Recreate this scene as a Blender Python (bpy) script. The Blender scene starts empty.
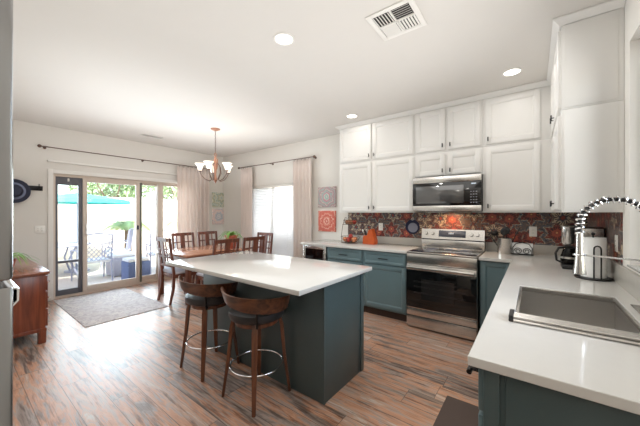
import bpy, bmesh, math, random
from mathutils import Vector, Matrix, Euler
PI = math.pi
rnd = random.Random(7)
SC = bpy.context.scene
COL = SC.collection

# ------------------------------------------------------------------ camera, world, light
CAM_H = 1.38
cd = bpy.data.cameras.new('camera'); cam = bpy.data.objects.new('camera', cd); COL.objects.link(cam)
cd.sensor_width = 36; cd.lens = 282 / 640 * 36; cd.clip_start = .02; cd.clip_end = 200
cam.location = (0, 0, CAM_H); cam.rotation_euler = (PI / 2, 0, math.atan(213 / 282))
SC.camera = cam
SC.view_settings.view_transform = 'Standard'; SC.view_settings.look = 'None'
SC.view_settings.gamma = 1; SC.view_settings.exposure = 0.16; SC.view_settings.use_curve_mapping = False
SC.cycles.use_denoising = True
SC.cycles.max_bounces = 10; SC.cycles.diffuse_bounces = 5; SC.cycles.glossy_bounces = 5
SC.cycles.transmission_bounces = 8; SC.cycles.transparent_max_bounces = 16
SC.cycles.sample_clamp_indirect = 6; SC.cycles.caustics_reflective = False; SC.cycles.caustics_refractive = False

W = bpy.data.worlds.new('sky'); SC.world = W; W.use_nodes = True
wn = W.node_tree; wn.nodes.clear()
sky = wn.nodes.new('ShaderNodeTexSky'); sky.sky_type = 'NISHITA'; sky.sun_disc = False
sky.sun_elevation = math.radians(52); sky.sun_rotation = math.radians(120); sky.air_density = 1.0; sky.dust_density = 2.0
bgn = wn.nodes.new('ShaderNodeBackground'); bgn.inputs['Strength'].default_value = 0.75
wo = wn.nodes.new('ShaderNodeOutputWorld')
wn.links.new(sky.outputs[0], bgn.inputs[0]); wn.links.new(bgn.outputs[0], wo.inputs[0])

sl = bpy.data.lights.new('sun', 'SUN'); sl.energy = 9; sl.angle = .01; sl.color = (1, .96, .9)
so = bpy.data.objects.new('sun', sl); COL.objects.link(so)
# sun stands behind the house (from +X, -Y), elevation about 52 degrees
sd = Vector((-.55, .32, -.80)); so.rotation_euler = sd.to_track_quat('-Z', 'Y').to_euler()

def area(name, loc, rot, size, power, color=(1, 1, 1), size_y=None, shape=None, spread=None):
    l = bpy.data.lights.new(name, 'AREA'); l.energy = power; l.color = color
    l.shape = shape or ('RECTANGLE' if size_y else 'SQUARE'); l.size = size
    if size_y: l.size_y = size_y
    if spread: l.spread = spread
    o = bpy.data.objects.new(name, l); COL.objects.link(o); o.location = loc; o.rotation_euler = rot
    return o
# added unseen fill panels aimed up and down, evening out the room light
area('upward_fill', (-1.1, 1.5, 1.95), (PI, 0, 0), 2.4, 14, (.97, .985, 1), size_y=3.4)
area('upward_fill', (-4.2, 2.1, 1.95), (PI, 0, 0), 2.8, 24, (.96, .98, 1), size_y=3.2)
area('soft_fill', (-1.0, 1.3, 2.70), (0, 0, 0), 2.0, 27, (1, .985, .96), size_y=3.2)
area('soft_fill', (-4.0, 2.1, 2.70), (0, 0, 0), 2.6, 14, (.88, .94, 1), size_y=3.0)
area('upward_fill', (-.15, -1.5, 1.9), (PI, 0, 0), 1.0, 22, (.97, .985, 1), size_y=1.4)
# daylight arriving through the glazed door, the blinds and the sink window
area('door_daylight', (-6.3, 2.1, 1.25), (0, -PI / 2, 0), 2.0, 130, (.80, .90, 1), size_y=2.2)
area('window_daylight', (-4.35, 4.30, 1.4), (-PI / 2, 0, 0), 1.2, 22, (.93, .96, 1), size_y=1.0)
area('sink_window_daylight', (.75, 1.8, 1.8), (0, PI / 2, 0), 1.1, 9, (1, 1, 1), size_y=1.2)

# ------------------------------------------------------------------ materials
def rgb(r, g, b):
    f = lambda c: ((c / 255 + .055) / 1.055) ** 2.4 if c > 10 else c / 255 / 12.92
    return (f(r), f(g), f(b), 1)
def newmat(name):
    m = bpy.data.materials.new(name); m.use_nodes = True
    n = m.node_tree; b = n.nodes['Principled BSDF']
    return m, n, b
def N(n, t, **k):
    x = n.nodes.new('ShaderNode' + t)
    for a, v in k.items():
        if a in x.inputs: x.inputs[a].default_value = v
        else: setattr(x, a, v)
    return x
def L(n, a, b): n.links.new(a, b)
def mat(name, c, rough=.5, metal=0, spec=.5, noise=.04, nscale=8, bump=0, bscale=60, coat=0, trans=0, alpha=1, emit=None, estr=0):
    """procedural paint/metal: base colour gently varied by noise, optional bump"""
    m, n, b = newmat(name)
    tc = N(n, 'TexCoord'); ns = N(n, 'TexNoise'); ns.inputs['Scale'].default_value = nscale; ns.inputs['Detail'].default_value = 3
    L(n, tc.outputs['Object'], ns.inputs['Vector'])
    mx = N(n, 'MixRGB'); mx.blend_type = 'MIX'
    mx.inputs[1].default_value = tuple(min(1, v * (1 - noise)) for v in c[:3]) + (1,)
    mx.inputs[2].default_value = tuple(min(1, v * (1 + noise)) for v in c[:3]) + (1,)
    L(n, ns.outputs['Fac'], mx.inputs[0]); L(n, mx.outputs[0], b.inputs['Base Color'])
    b.inputs['Roughness'].default_value = rough; b.inputs['Metallic'].default_value = metal
    b.inputs['Specular IOR Level'].default_value = spec
    b.inputs['Coat Weight'].default_value = coat; b.inputs['Coat Roughness'].default_value = .08
    b.inputs['Transmission Weight'].default_value = trans
    if bump:
        n2 = N(n, 'TexNoise'); n2.inputs['Scale'].default_value = bscale; L(n, tc.outputs['Object'], n2.inputs['Vector'])
        bp = N(n, 'Bump'); bp.inputs['Strength'].default_value = bump; bp.inputs['Distance'].default_value = .01
        L(n, n2.outputs['Fac'], bp.inputs['Height']); L(n, bp.outputs[0], b.inputs['Normal'])
    if emit:
        b.inputs['Emission Color'].default_value = emit; b.inputs['Emission Strength'].default_value = estr
    return m
def brushed(name, c, rough=.28, axis=0):
    m, n, b = newmat(name)
    tc = N(n, 'TexCoord'); mp = N(n, 'Mapping'); s = [300, 300, 300]; s[axis] = 3; mp.inputs['Scale'].default_value = s
    ns = N(n, 'TexNoise'); ns.inputs['Scale'].default_value = 1; ns.inputs['Detail'].default_value = 2
    L(n, tc.outputs['Object'], mp.inputs[0]); L(n, mp.outputs[0], ns.inputs['Vector'])
    mr = N(n, 'MapRange'); mr.inputs['To Min'].default_value = rough * .8; mr.inputs['To Max'].default_value = rough * 1.25
    L(n, ns.outputs['Fac'], mr.inputs['Value']); L(n, mr.outputs[0], b.inputs['Roughness'])
    b.inputs['Base Color'].default_value = c; b.inputs['Metallic'].default_value = 1
    return m
def wood(name, c1, c2, rough=.35, axis=0, scale=1, coat=.2):
    m, n, b = newmat(name)
    tc = N(n, 'TexCoord'); mp = N(n, 'Mapping'); s = [18 * scale] * 3; s[axis] = 1.6 * scale; mp.inputs['Scale'].default_value = s
    ns = N(n, 'TexNoise'); ns.inputs['Scale'].default_value = 1.5; ns.inputs['Detail'].default_value = 6; ns.inputs['Distortion'].default_value = .6
    L(n, tc.outputs['Object'], mp.inputs[0]); L(n, mp.outputs[0], ns.inputs['Vector'])
    cr = N(n, 'ValToRGB'); cr.color_ramp.elements[0].position = .32; cr.color_ramp.elements[1].position = .68
    cr.color_ramp.elements[0].color = c1; cr.color_ramp.elements[1].color = c2
    L(n, ns.outputs['Fac'], cr.inputs[0]); L(n, cr.outputs[0], b.inputs['Base Color'])
    b.inputs['Roughness'].default_value = rough; b.inputs['Coat Weight'].default_value = coat; b.inputs['Coat Roughness'].default_value = .15
    return m
def math_(n, op, a, b=None, c=None):
    x = N(n, 'Math'); x.operation = op
    for i, v in enumerate((a, b, c)):
        if v is None: continue
        if isinstance(v, (int, float)): x.inputs[i].default_value = v
        else: L(n, v, x.inputs[i])
    return x.outputs[0]

def floor_mat():
    m, n, b = newmat('weathered_planks')
    tc = N(n, 'TexCoord'); sp = N(n, 'SeparateXYZ'); L(n, tc.outputs['Object'], sp.inputs[0])
    x, y = sp.outputs[0], sp.outputs[1]
    row = math_(n, 'FLOOR', math_(n, 'DIVIDE', y, .182))
    wr = N(n, 'TexWhiteNoise'); wr.noise_dimensions = '1D'; L(n, row, wr.inputs['W'])
    xo = math_(n, 'ADD', x, math_(n, 'MULTIPLY', wr.outputs['Value'], 5.3))
    colm = math_(n, 'FLOOR', math_(n, 'DIVIDE', xo, 1.22))
    cb = N(n, 'CombineXYZ'); L(n, row, cb.inputs[0]); L(n, colm, cb.inputs[1])
    wp = N(n, 'TexWhiteNoise'); wp.noise_dimensions = '2D'; L(n, cb.outputs[0], wp.inputs['Vector'])
    # grain coordinates shifted per plank
    gx = math_(n, 'ADD', math_(n, 'MULTIPLY', x, 1.0), math_(n, 'MULTIPLY', wp.outputs['Value'], 31))
    gv = N(n, 'CombineXYZ'); L(n, gx, gv.inputs[0]); L(n, math_(n, 'ADD', math_(n, 'MULTIPLY', y, 6.5), math_(n, 'MULTIPLY', wp.outputs['Value'], 17)), gv.inputs[1])
    g1 = N(n, 'TexNoise'); g1.inputs['Scale'].default_value = 2.1; g1.inputs['Detail'].default_value = 7; g1.inputs['Roughness'].default_value = .62; g1.inputs['Distortion'].default_value = .7
    L(n, gv.outputs[0], g1.inputs['Vector'])
    g2 = N(n, 'TexNoise'); g2.inputs['Scale'].default_value = 7; g2.inputs['Detail'].default_value = 5
    gv2 = N(n, 'CombineXYZ'); L(n, math_(n, 'MULTIPLY', gx, .8), gv2.inputs[0]); L(n, math_(n, 'MULTIPLY', y, 20), gv2.inputs[1]); L(n, gv2.outputs[0], g2.inputs['Vector'])
    def rmp(v, *st):
        c = N(n, 'ValToRGB'); e = c.color_ramp.elements
        e[0].position, e[0].color = st[0]; e[1].position, e[1].color = st[-1]
        for p, q in st[1:-1]: k = e.new(p); k.color = q
        L(n, v, c.inputs[0]); return c.outputs[0]
    pl_ = math_(n, 'SUBTRACT', wp.outputs['Value'], .5)
    hue = math_(n, 'ADD', g1.outputs['Fac'], math_(n, 'MULTIPLY', pl_, .20))
    base = rmp(hue, (.34, rgb(134, 116, 106)), (.42, rgb(160, 146, 136)), (.47, rgb(184, 136, 108)), (.53, rgb(196, 150, 122)), (.59, rgb(168, 152, 142)), (.64, rgb(188, 148, 122)), (.74, rgb(190, 180, 172)))
    g3 = N(n, 'TexNoise'); g3.inputs['Scale'].default_value = 3.2; g3.inputs['Detail'].default_value = 8; g3.inputs['Roughness'].default_value = .7; g3.inputs['Distortion'].default_value = .4
    gv3 = N(n, 'CombineXYZ'); L(n, math_(n, 'ADD', math_(n, 'MULTIPLY', x, .75), math_(n, 'MULTIPLY', wp.outputs['Value'], 53)), gv3.inputs[0]); L(n, math_(n, 'MULTIPLY', y, 9), gv3.inputs[1]); L(n, gv3.outputs[0], g3.inputs['Vector'])
    dark = rmp(math_(n, 'ADD', g3.outputs['Fac'], math_(n, 'MULTIPLY', pl_, .08)), (.33, (.30, .25, .23, 1)), (.42, (.66, .60, .57, 1)), (.48, (1, 1, 1, 1)), (.7, (1.0, 1.0, 1.0, 1)))
    fine = rmp(g2.outputs['Fac'], (.34, (.62, .58, .56, 1)), (.48, (1, 1, 1, 1)))
    m1 = N(n, 'MixRGB'); m1.blend_type = 'MULTIPLY'; m1.inputs[0].default_value = 1; L(n, base, m1.inputs[1]); L(n, dark, m1.inputs[2])
    cr = N(n, 'MixRGB'); cr.blend_type = 'MULTIPLY'; cr.inputs[0].default_value = .8; L(n, m1.outputs[0], cr.inputs[1]); L(n, fine, cr.inputs[2])
    # joints
    fy = math_(n, 'FRACT', math_(n, 'DIVIDE', y, .182)); jy = math_(n, 'LESS_THAN', fy, .022)
    fx = math_(n, 'FRACT', math_(n, 'DIVIDE', xo, 1.22)); jx = math_(n, 'LESS_THAN', fx, .003)
    j = math_(n, 'MAXIMUM', jy, jx)
    mx = N(n, 'MixRGB'); L(n, math_(n, 'MULTIPLY', j, .75), mx.inputs[0]); L(n, cr.outputs[0], mx.inputs[1]); mx.inputs[2].default_value = rgb(40, 30, 26)
    L(n, mx.outputs[0], b.inputs['Base Color'])
    b.inputs['Specular IOR Level'].default_value = .5
    mr = N(n, 'MapRange'); mr.inputs['To Min'].default_value = .26; mr.inputs['To Max'].default_value = .42
    L(n, g2.outputs['Fac'], mr.inputs['Value']); L(n, mr.outputs[0], b.inputs['Roughness'])
    bp = N(n, 'Bump'); bp.inputs['Strength'].default_value = .15; bp.inputs['Distance'].default_value = .004
    L(n, math_(n, 'SUBTRACT', g1.outputs['Fac'], j), bp.inputs['Height']); L(n, bp.outputs[0], b.inputs['Normal'])
    return m

def floral_mat(name, pal, scale=6.5, petals=7, axes=(0, 2), warp=.02, rand=.55):
    """rosette pattern in the plane of two object axes"""
    m, n, b = newmat(name)
    tc = N(n, 'TexCoord'); sp = N(n, 'SeparateXYZ'); L(n, tc.outputs['Object'], sp.inputs[0])
    cb = N(n, 'CombineXYZ'); L(n, sp.outputs[axes[0]], cb.inputs[0]); L(n, sp.outputs[axes[1]], cb.inputs[1])
    wns = N(n, 'TexNoise'); wns.inputs['Scale'].default_value = 14; L(n, cb.outputs[0], wns.inputs['Vector'])
    vm = N(n, 'VectorMath'); vm.operation = 'MULTIPLY_ADD'; L(n, wns.outputs['Color'], vm.inputs[0]); vm.inputs[1].default_value = (warp, warp, 0); L(n, cb.outputs[0], vm.inputs[2])
    vo = N(n, 'TexVoronoi'); vo.voronoi_dimensions = '2D'; vo.inputs['Scale'].default_value = scale; vo.inputs['Randomness'].default_value = rand
    L(n, vm.outputs[0], vo.inputs['Vector'])
    df = N(n, 'VectorMath'); df.operation = 'SUBTRACT'; L(n, vm.outputs[0], df.inputs[0]); L(n, vo.outputs['Position'], df.inputs[1])
    s2 = N(n, 'SeparateXYZ'); L(n, df.outputs[0], s2.inputs[0])
    th = math_(n, 'ARCTAN2', s2.outputs[1], s2.outputs[0])
    pc = math_(n, 'COSINE', math_(n, 'MULTIPLY', th, petals))
    r = math_(n, 'MULTIPLY', vo.outputs['Distance'], math_(n, 'ADD', 1.0, math_(n, 'MULTIPLY', pc, .22)))
    r = math_(n, 'MULTIPLY', r, math_(n, 'ADD', 1.0, math_(n, 'MULTIPLY', math_(n, 'COSINE', math_(n, 'MULTIPLY', th, petals * 3)), .06)))
    sw = N(n, 'SeparateColor'); L(n, vo.outputs['Color'], sw.inputs[0])
    def ramp(cols):
        cols = list(cols)
        cr = N(n, 'ValToRGB'); cr.color_ramp.interpolation = 'CONSTANT'; e = cr.color_ramp.elements
        e[0].position = 0; e[0].color = cols[0][1]; e[1].position = cols[1][0]; e[1].color = cols[1][1]
        for p, c in cols[2:]: k = e.new(p); k.color = c
        L(n, r, cr.inputs[0]); return cr.outputs[0]
    a, c = ramp(pal[0]), ramp(pal[1])
    mx = N(n, 'MixRGB'); L(n, math_(n, 'GREATER_THAN', sw.outputs[0], .5), mx.inputs[0]); L(n, a, mx.inputs[1]); L(n, c, mx.inputs[2])
    # small leaf fill between
    v2 = N(n, 'TexVoronoi'); v2.voronoi_dimensions = '2D'; v2.inputs['Scale'].default_value = scale * 6; L(n, vm.outputs[0], v2.inputs['Vector'])
    mx2 = N(n, 'MixRGB'); L(n, math_(n, 'MULTIPLY', math_(n, 'LESS_THAN', v2.outputs['Distance'], .2), math_(n, 'GREATER_THAN', r, .3)), mx2.inputs[0])
    L(n, mx.outputs[0], mx2.inputs[1]); mx2.inputs[2].default_value = pal[2]
    L(n, mx2.outputs[0], b.inputs['Base Color']); b.inputs['Roughness'].default_value = .35
    return m

M = {}
M['wall'] = mat('wall_paint', rgb(222, 218, 211), .9, noise=.012, bump=.12, bscale=140)
M['ceil'] = mat('ceiling_paint', rgb(218, 214, 208), .95, noise=.01, bump=.1, bscale=160)
M['trimw'] = mat('white_trim', rgb(232, 229, 223), .45, noise=.01)
M['cabw'] = mat('white_cabinet_paint', rgb(226, 224, 220), .38, noise=.01)
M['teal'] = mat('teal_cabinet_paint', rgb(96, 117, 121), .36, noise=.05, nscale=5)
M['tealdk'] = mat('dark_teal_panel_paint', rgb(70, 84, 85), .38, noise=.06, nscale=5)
M['kick'] = mat('toe_kick', rgb(64, 46, 36), .6)
M['quartz'] = mat('white_quartz', rgb(205, 203, 198), .09, noise=.02, nscale=30)
M['stonesplash'] = mat('grey_stone_splash', rgb(176, 172, 164), .25, noise=.04, nscale=20)
M['steel'] = brushed('stainless', (.62, .60, .57, 1), .24, 0)
M['steelv'] = brushed('stainless_sink', (.56, .54, .51, 1), .36, 1)
M['fridge'] = brushed('stainless_fridge', (.36, .36, .36, 1), .22, 0)
M['chrome'] = mat('chrome', (.82, .82, .82, 1), .1, 1, noise=0)
M['blackm'] = mat('black_metal', rgb(32, 31, 31), .35, .6, noise=.02)
M['bronze'] = mat('dark_bronze', rgb(104, 82, 72), .4, .6)
M['copper'] = mat('antique_copper', rgb(172, 126, 104), .4, .6, noise=.15, nscale=30)
M['black'] = mat('black_plastic', rgb(26, 26, 27), .4)
M['bglass'] = mat('black_glass', rgb(10, 10, 11), .04, spec=.6, noise=0)
M['mwglass'] = mat('smoked_window', rgb(70, 70, 70), .06, spec=.9, noise=0, coat=1)
M['ovenwin'] = mat('oven_inner_window', rgb(34, 33, 33), .08, noise=0)
M['rackdk'] = mat('oven_rack_wire', rgb(62, 60, 60), .3, .3)
M['olive'] = mat('olive_screen_stile', rgb(104, 106, 92), .5)
M['display'] = mat('display_glass', rgb(58, 66, 82), .1, noise=0)
M['lcd'] = mat('lit_digits', rgb(200, 215, 230), .4, emit=(.8, .9, 1, 1), estr=.15)
M['cherry'] = wood('cherry_sideboard', rgb(96, 44, 26), rgb(136, 70, 44), .32, 2)
M['cherrytop'] = wood('cherry_top', rgb(120, 70, 50), rgb(150, 94, 70), .25, 0)
M['walnut'] = wood('walnut', rgb(66, 36, 22), rgb(120, 72, 46), .35, 2)
M['walnuth'] = wood('walnut_band', rgb(58, 33, 22), rgb(112, 68, 44), .3, 0)
M['dine'] = wood('dining_brown', rgb(74, 38, 26), rgb(128, 72, 50), .5, 2, coat=0)
M['dinetop'] = wood('dining_top', rgb(150, 96, 70), rgb(196, 142, 112), .22, 1)
M['leather'] = mat('black_leather', rgb(40, 38, 38), .42, noise=.1, bump=.15, bscale=200)
M['seatcl'] = mat('pale_seat_fabric', rgb(196, 196, 206), .9, bump=.2, bscale=300)
M['curtain'] = mat('curtain_cloth', rgb(232, 220, 210), .95, noise=.02, nscale=20, bump=.1, bscale=400)
M['vinyl'] = mat('almond_vinyl', rgb(214, 200, 186), .5, noise=.01)
M['dkframe'] = mat('grey_pet_door_frame', rgb(96, 96, 102), .5)
M['plate'] = mat('outlet_plate', rgb(236, 234, 228), .4, noise=0)
M['paper'] = mat('paper_towel', rgb(240, 240, 238), .95, noise=.01, bump=.3, bscale=120)
M['orange'] = mat('orange_block', rgb(188, 84, 36), .35, noise=.12, nscale=20)
M['navy'] = mat('navy_cloth', rgb(34, 40, 66), .9, noise=.1)
M['bluegrey'] = mat('grey_blue_cloth', rgb(122, 128, 146), .9, noise=.1)
M['navyhat'] = mat('dark_hat', rgb(50, 54, 72), .85, noise=.1)
M['brimshine'] = mat('brim_highlight', rgb(118, 126, 150), .8)  # paler tint for the painted highlight inside the hat brim
M['leafg'] = mat('plant_leaf', rgb(120, 170, 74), .5, noise=.25, nscale=12)
M['terra'] = mat('terracotta', rgb(170, 84, 62), .6, noise=.1)
M['mat_br'] = mat('brown_mat', rgb(84, 70, 64), .75, noise=.08, bump=.2, bscale=200)
M['apple'] = mat('red_fruit', rgb(176, 54, 44), .35, noise=.3, nscale=18)
M['peach'] = mat('orange_fruit', rgb(218, 140, 96), .45, noise=.2, nscale=18)
M['onion'] = mat('brown_onion', rgb(158, 104, 72), .45, noise=.2, nscale=18)
M['wire'] = mat('bronze_wire', rgb(92, 72, 60), .4, .7)
M['stucco'] = mat('patio_stucco', rgb(232, 222, 206), .95, bump=.3, bscale=40)
M['paver'] = mat('patio_paver', rgb(206, 196, 186), .9, noise=.1, nscale=3)
M['rattan'] = mat('grey_rattan', rgb(160, 160, 172), .8, noise=.15, nscale=60)
M['rattandk'] = mat('dark_blue_rattan', rgb(88, 100, 134), .8, noise=.15, nscale=60)
M['cushion'] = mat('pale_cushion', rgb(216, 214, 214), .9)
M['turq'] = mat('turquoise_canvas', rgb(84, 206, 204), .8, noise=.05)
M['patiom'] = mat('patio_metal', rgb(150, 153, 172), .5, .1)
M['palm'] = mat('palm_leaf', rgb(176, 194, 140), .6, noise=.2, nscale=4)
M['tree'] = mat('tree_leaf', rgb(172, 192, 146), .7, noise=.3, nscale=3)
M['bark'] = mat('bark', rgb(120, 100, 84), .9, noise=.2)
M['rooft'] = mat('roof_tile', rgb(168, 140, 122), .9)
M['shadegl'] = mat('frosted_shade', rgb(250, 240, 226), .5, emit=(1, .86, .72, 1), estr=.75)
M['lens'] = mat('lamp_lens', (1, 1, 1, 1), .5, emit=(1, .95, .88, 1), estr=5)
M['ventd'] = mat('vent_dark', rgb(60, 58, 56), .8)
M['darkgap'] = mat('dark_gap', rgb(26, 26, 26), .8)
M['floor'] = floor_mat()
cream, red, org, dk, tl, dkr = rgb(196, 176, 152), rgb(140, 62, 54), rgb(166, 82, 66), rgb(44, 42, 46), rgb(88, 90, 96), rgb(104, 48, 46)
def splash_mat(name):
    m = floral_mat(name, (
        [(0, rgb(214, 150, 96)), (.05, dkr), (.08, org), (.2, red), (.3, dk), (.33, rgb(132, 62, 52)), (.41, dk), (.44, cream), (.47, tl), (.58, dk), (.61, rgb(96, 84, 80))],
        [(0, red), (.08, dk), (.11, tl), (.18, cream), (.36, dk), (.39, rgb(120, 108, 100)), (.44, dkr), (.5, dk), (.54, tl), (.62, rgb(100, 78, 70))], rgb(136, 108, 92)), scale=4.6, petals=6, rand=.5, warp=.035)
    n = m.node_tree; cos_ = [x for x in n.nodes if x.type == 'MATH' and x.operation == 'ARCTAN2'][0]; vo = [x for x in n.nodes if x.type == 'TEX_VORONOI'][0]
    st = math_(n, 'GREATER_THAN', math_(n, 'COSINE', math_(n, 'ADD', math_(n, 'MULTIPLY', cos_.outputs[0], 17), math_(n, 'MULTIPLY', vo.outputs['Distance'], 14))), .15)
    d = vo.outputs['Distance']
    band = math_(n, 'MULTIPLY', math_(n, 'GREATER_THAN', d, .20), math_(n, 'LESS_THAN', d, .34))
    mx = N(n, 'MixRGB'); b = n.nodes['Principled BSDF']; src = b.inputs['Base Color'].links[0].from_socket
    L(n, math_(n, 'MULTIPLY', st, band), mx.inputs[0]); L(n, src, mx.inputs[1]); mx.inputs[2].default_value = dk; L(n, mx.outputs[0], b.inputs['Base Color'])
    return m
M['splash'] = splash_mat('floral_paper')
M['splash_side'] = M['splash'].copy(); M['splash_side'].name = 'floral_paper_side'
for nd in M['splash_side'].node_tree.nodes:
    if nd.type == 'SEPXYZ':
        for l in list(nd.outputs[0].links):
            if l.to_node.type == 'COMBXYZ' and l.to_socket.name == 'X':
                t = l.to_socket; M['splash_side'].node_tree.links.new(nd.outputs[1], t)
        break
def art(name, cols, sc, pet, axes):
    return floral_mat(name, ([(0, cols[0]), (.1, cols[1]), (.22, cols[2]), (.3, cols[0]), (.4, cols[3]), (.52, cols[1]), (.6, cols[2])],
                             [(0, cols[2]), (.08, cols[0]), (.2, cols[3]), (.3, cols[1]), (.42, cols[0]), (.55, cols[3]), (.64, cols[2])], cols[0]), scale=sc, petals=pet, axes=axes, rand=.3)
def medallion(name, cols, axes, petals):
    m, n, b = newmat(name); tc = N(n, 'TexCoord'); sp = N(n, 'SeparateXYZ'); L(n, tc.outputs['Object'], sp.inputs[0])
    u, v = sp.outputs[axes[0]], sp.outputs[axes[1]]; th = math_(n, 'ARCTAN2', v, u)
    rr = math_(n, 'SQRT', math_(n, 'ADD', math_(n, 'MULTIPLY', u, u), math_(n, 'MULTIPLY', v, v)))
    rr = math_(n, 'MULTIPLY', rr, math_(n, 'ADD', 4.2, math_(n, 'MULTIPLY', math_(n, 'COSINE', math_(n, 'MULTIPLY', th, petals)), .35)))
    ns = N(n, 'TexNoise'); ns.inputs['Scale'].default_value = 24; L(n, tc.outputs['Object'], ns.inputs['Vector'])
    rr = math_(n, 'ADD', rr, math_(n, 'MULTIPLY', math_(n, 'SUBTRACT', ns.outputs['Fac'], .5), .3))
    cr = N(n, 'ValToRGB'); cr.color_ramp.interpolation = 'CONSTANT'; e = cr.color_ramp.elements; e[0].position = 0; e[0].color = cols[0]; e[1].position = .08; e[1].color = cols[1]
    for p, c in ((.17, cols[0]), (.24, cols[2]), (.36, cols[1]), (.45, cols[3]), (.52, cols[0]), (.57, cols[3]), (.72, cols[1]), (.78, cols[3]), (.9, cols[0]), (.95, cols[3])): k = e.new(p); k.color = c
    L(n, rr, cr.inputs[0]); L(n, cr.outputs[0], b.inputs['Base Color']); b.inputs['Roughness'].default_value = .7
    return m
M['rug'] = floral_mat('faded_rug', ([(0, rgb(198, 190, 190)), (.2, rgb(214, 208, 206)), (.35, rgb(188, 180, 182)), (.5, rgb(220, 214, 210))],
                                   [(0, rgb(212, 206, 206)), (.2, rgb(192, 184, 186)), (.4, rgb(216, 212, 210)), (.55, rgb(204, 196, 196))], rgb(208, 202, 200)), scale=4, petals=8, axes=(0, 1), warp=.12)
M['rug'].node_tree.nodes['Principled BSDF'].inputs['Roughness'].default_value = .95

def glass_mat(name, tint=(1, 1, 1, 1), refl=.08):
    m = bpy.data.materials.new(name); m.use_nodes = True; n = m.node_tree; n.nodes.clear()
    o = N(n, 'OutputMaterial'); tr = N(n, 'BsdfTransparent'); tr.inputs[0].default_value = tint
    gl = N(n, 'BsdfGlossy'); gl.inputs['Roughness'].default_value = .02
    fr = N(n, 'Fresnel'); fr.inputs[0].default_value = 1.35
    mx = N(n, 'MixShader'); L(n, fr.outputs[0], mx.inputs[0]); L(n, tr.outputs[0], mx.inputs[1]); L(n, gl.outputs[0], mx.inputs[2]); L(n, mx.outputs[0], o.inputs[0])
    return m
M['glass'] = glass_mat('clear_pane', (.96, .98, .97, 1))
M['flap'] = glass_mat('pet_flap', (.8, .8, .78, 1))
M['carafe'] = glass_mat('smoked_carafe', (.25, .24, .24, 1))
def transl(name, c, f=.5):
    m = bpy.data.materials.new(name); m.use_nodes = True; n = m.node_tree; n.nodes.clear()
    o = N(n, 'OutputMaterial'); d = N(n, 'BsdfDiffuse'); d.inputs[0].default_value = c; t = N(n, 'BsdfTranslucent'); t.inputs[0].default_value = c
    mx = N(n, 'MixShader'); mx.inputs[0].default_value = f; L(n, d.outputs[0], mx.inputs[1]); L(n, t.outputs[0], mx.inputs[2]); L(n, mx.outputs[0], o.inputs[0])
    return m
M['blind'] = transl('blind_slat', rgb(240, 240, 240), .3)
M['curtain'] = transl('curtain_cloth', rgb(240, 229, 222), .3)

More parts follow.
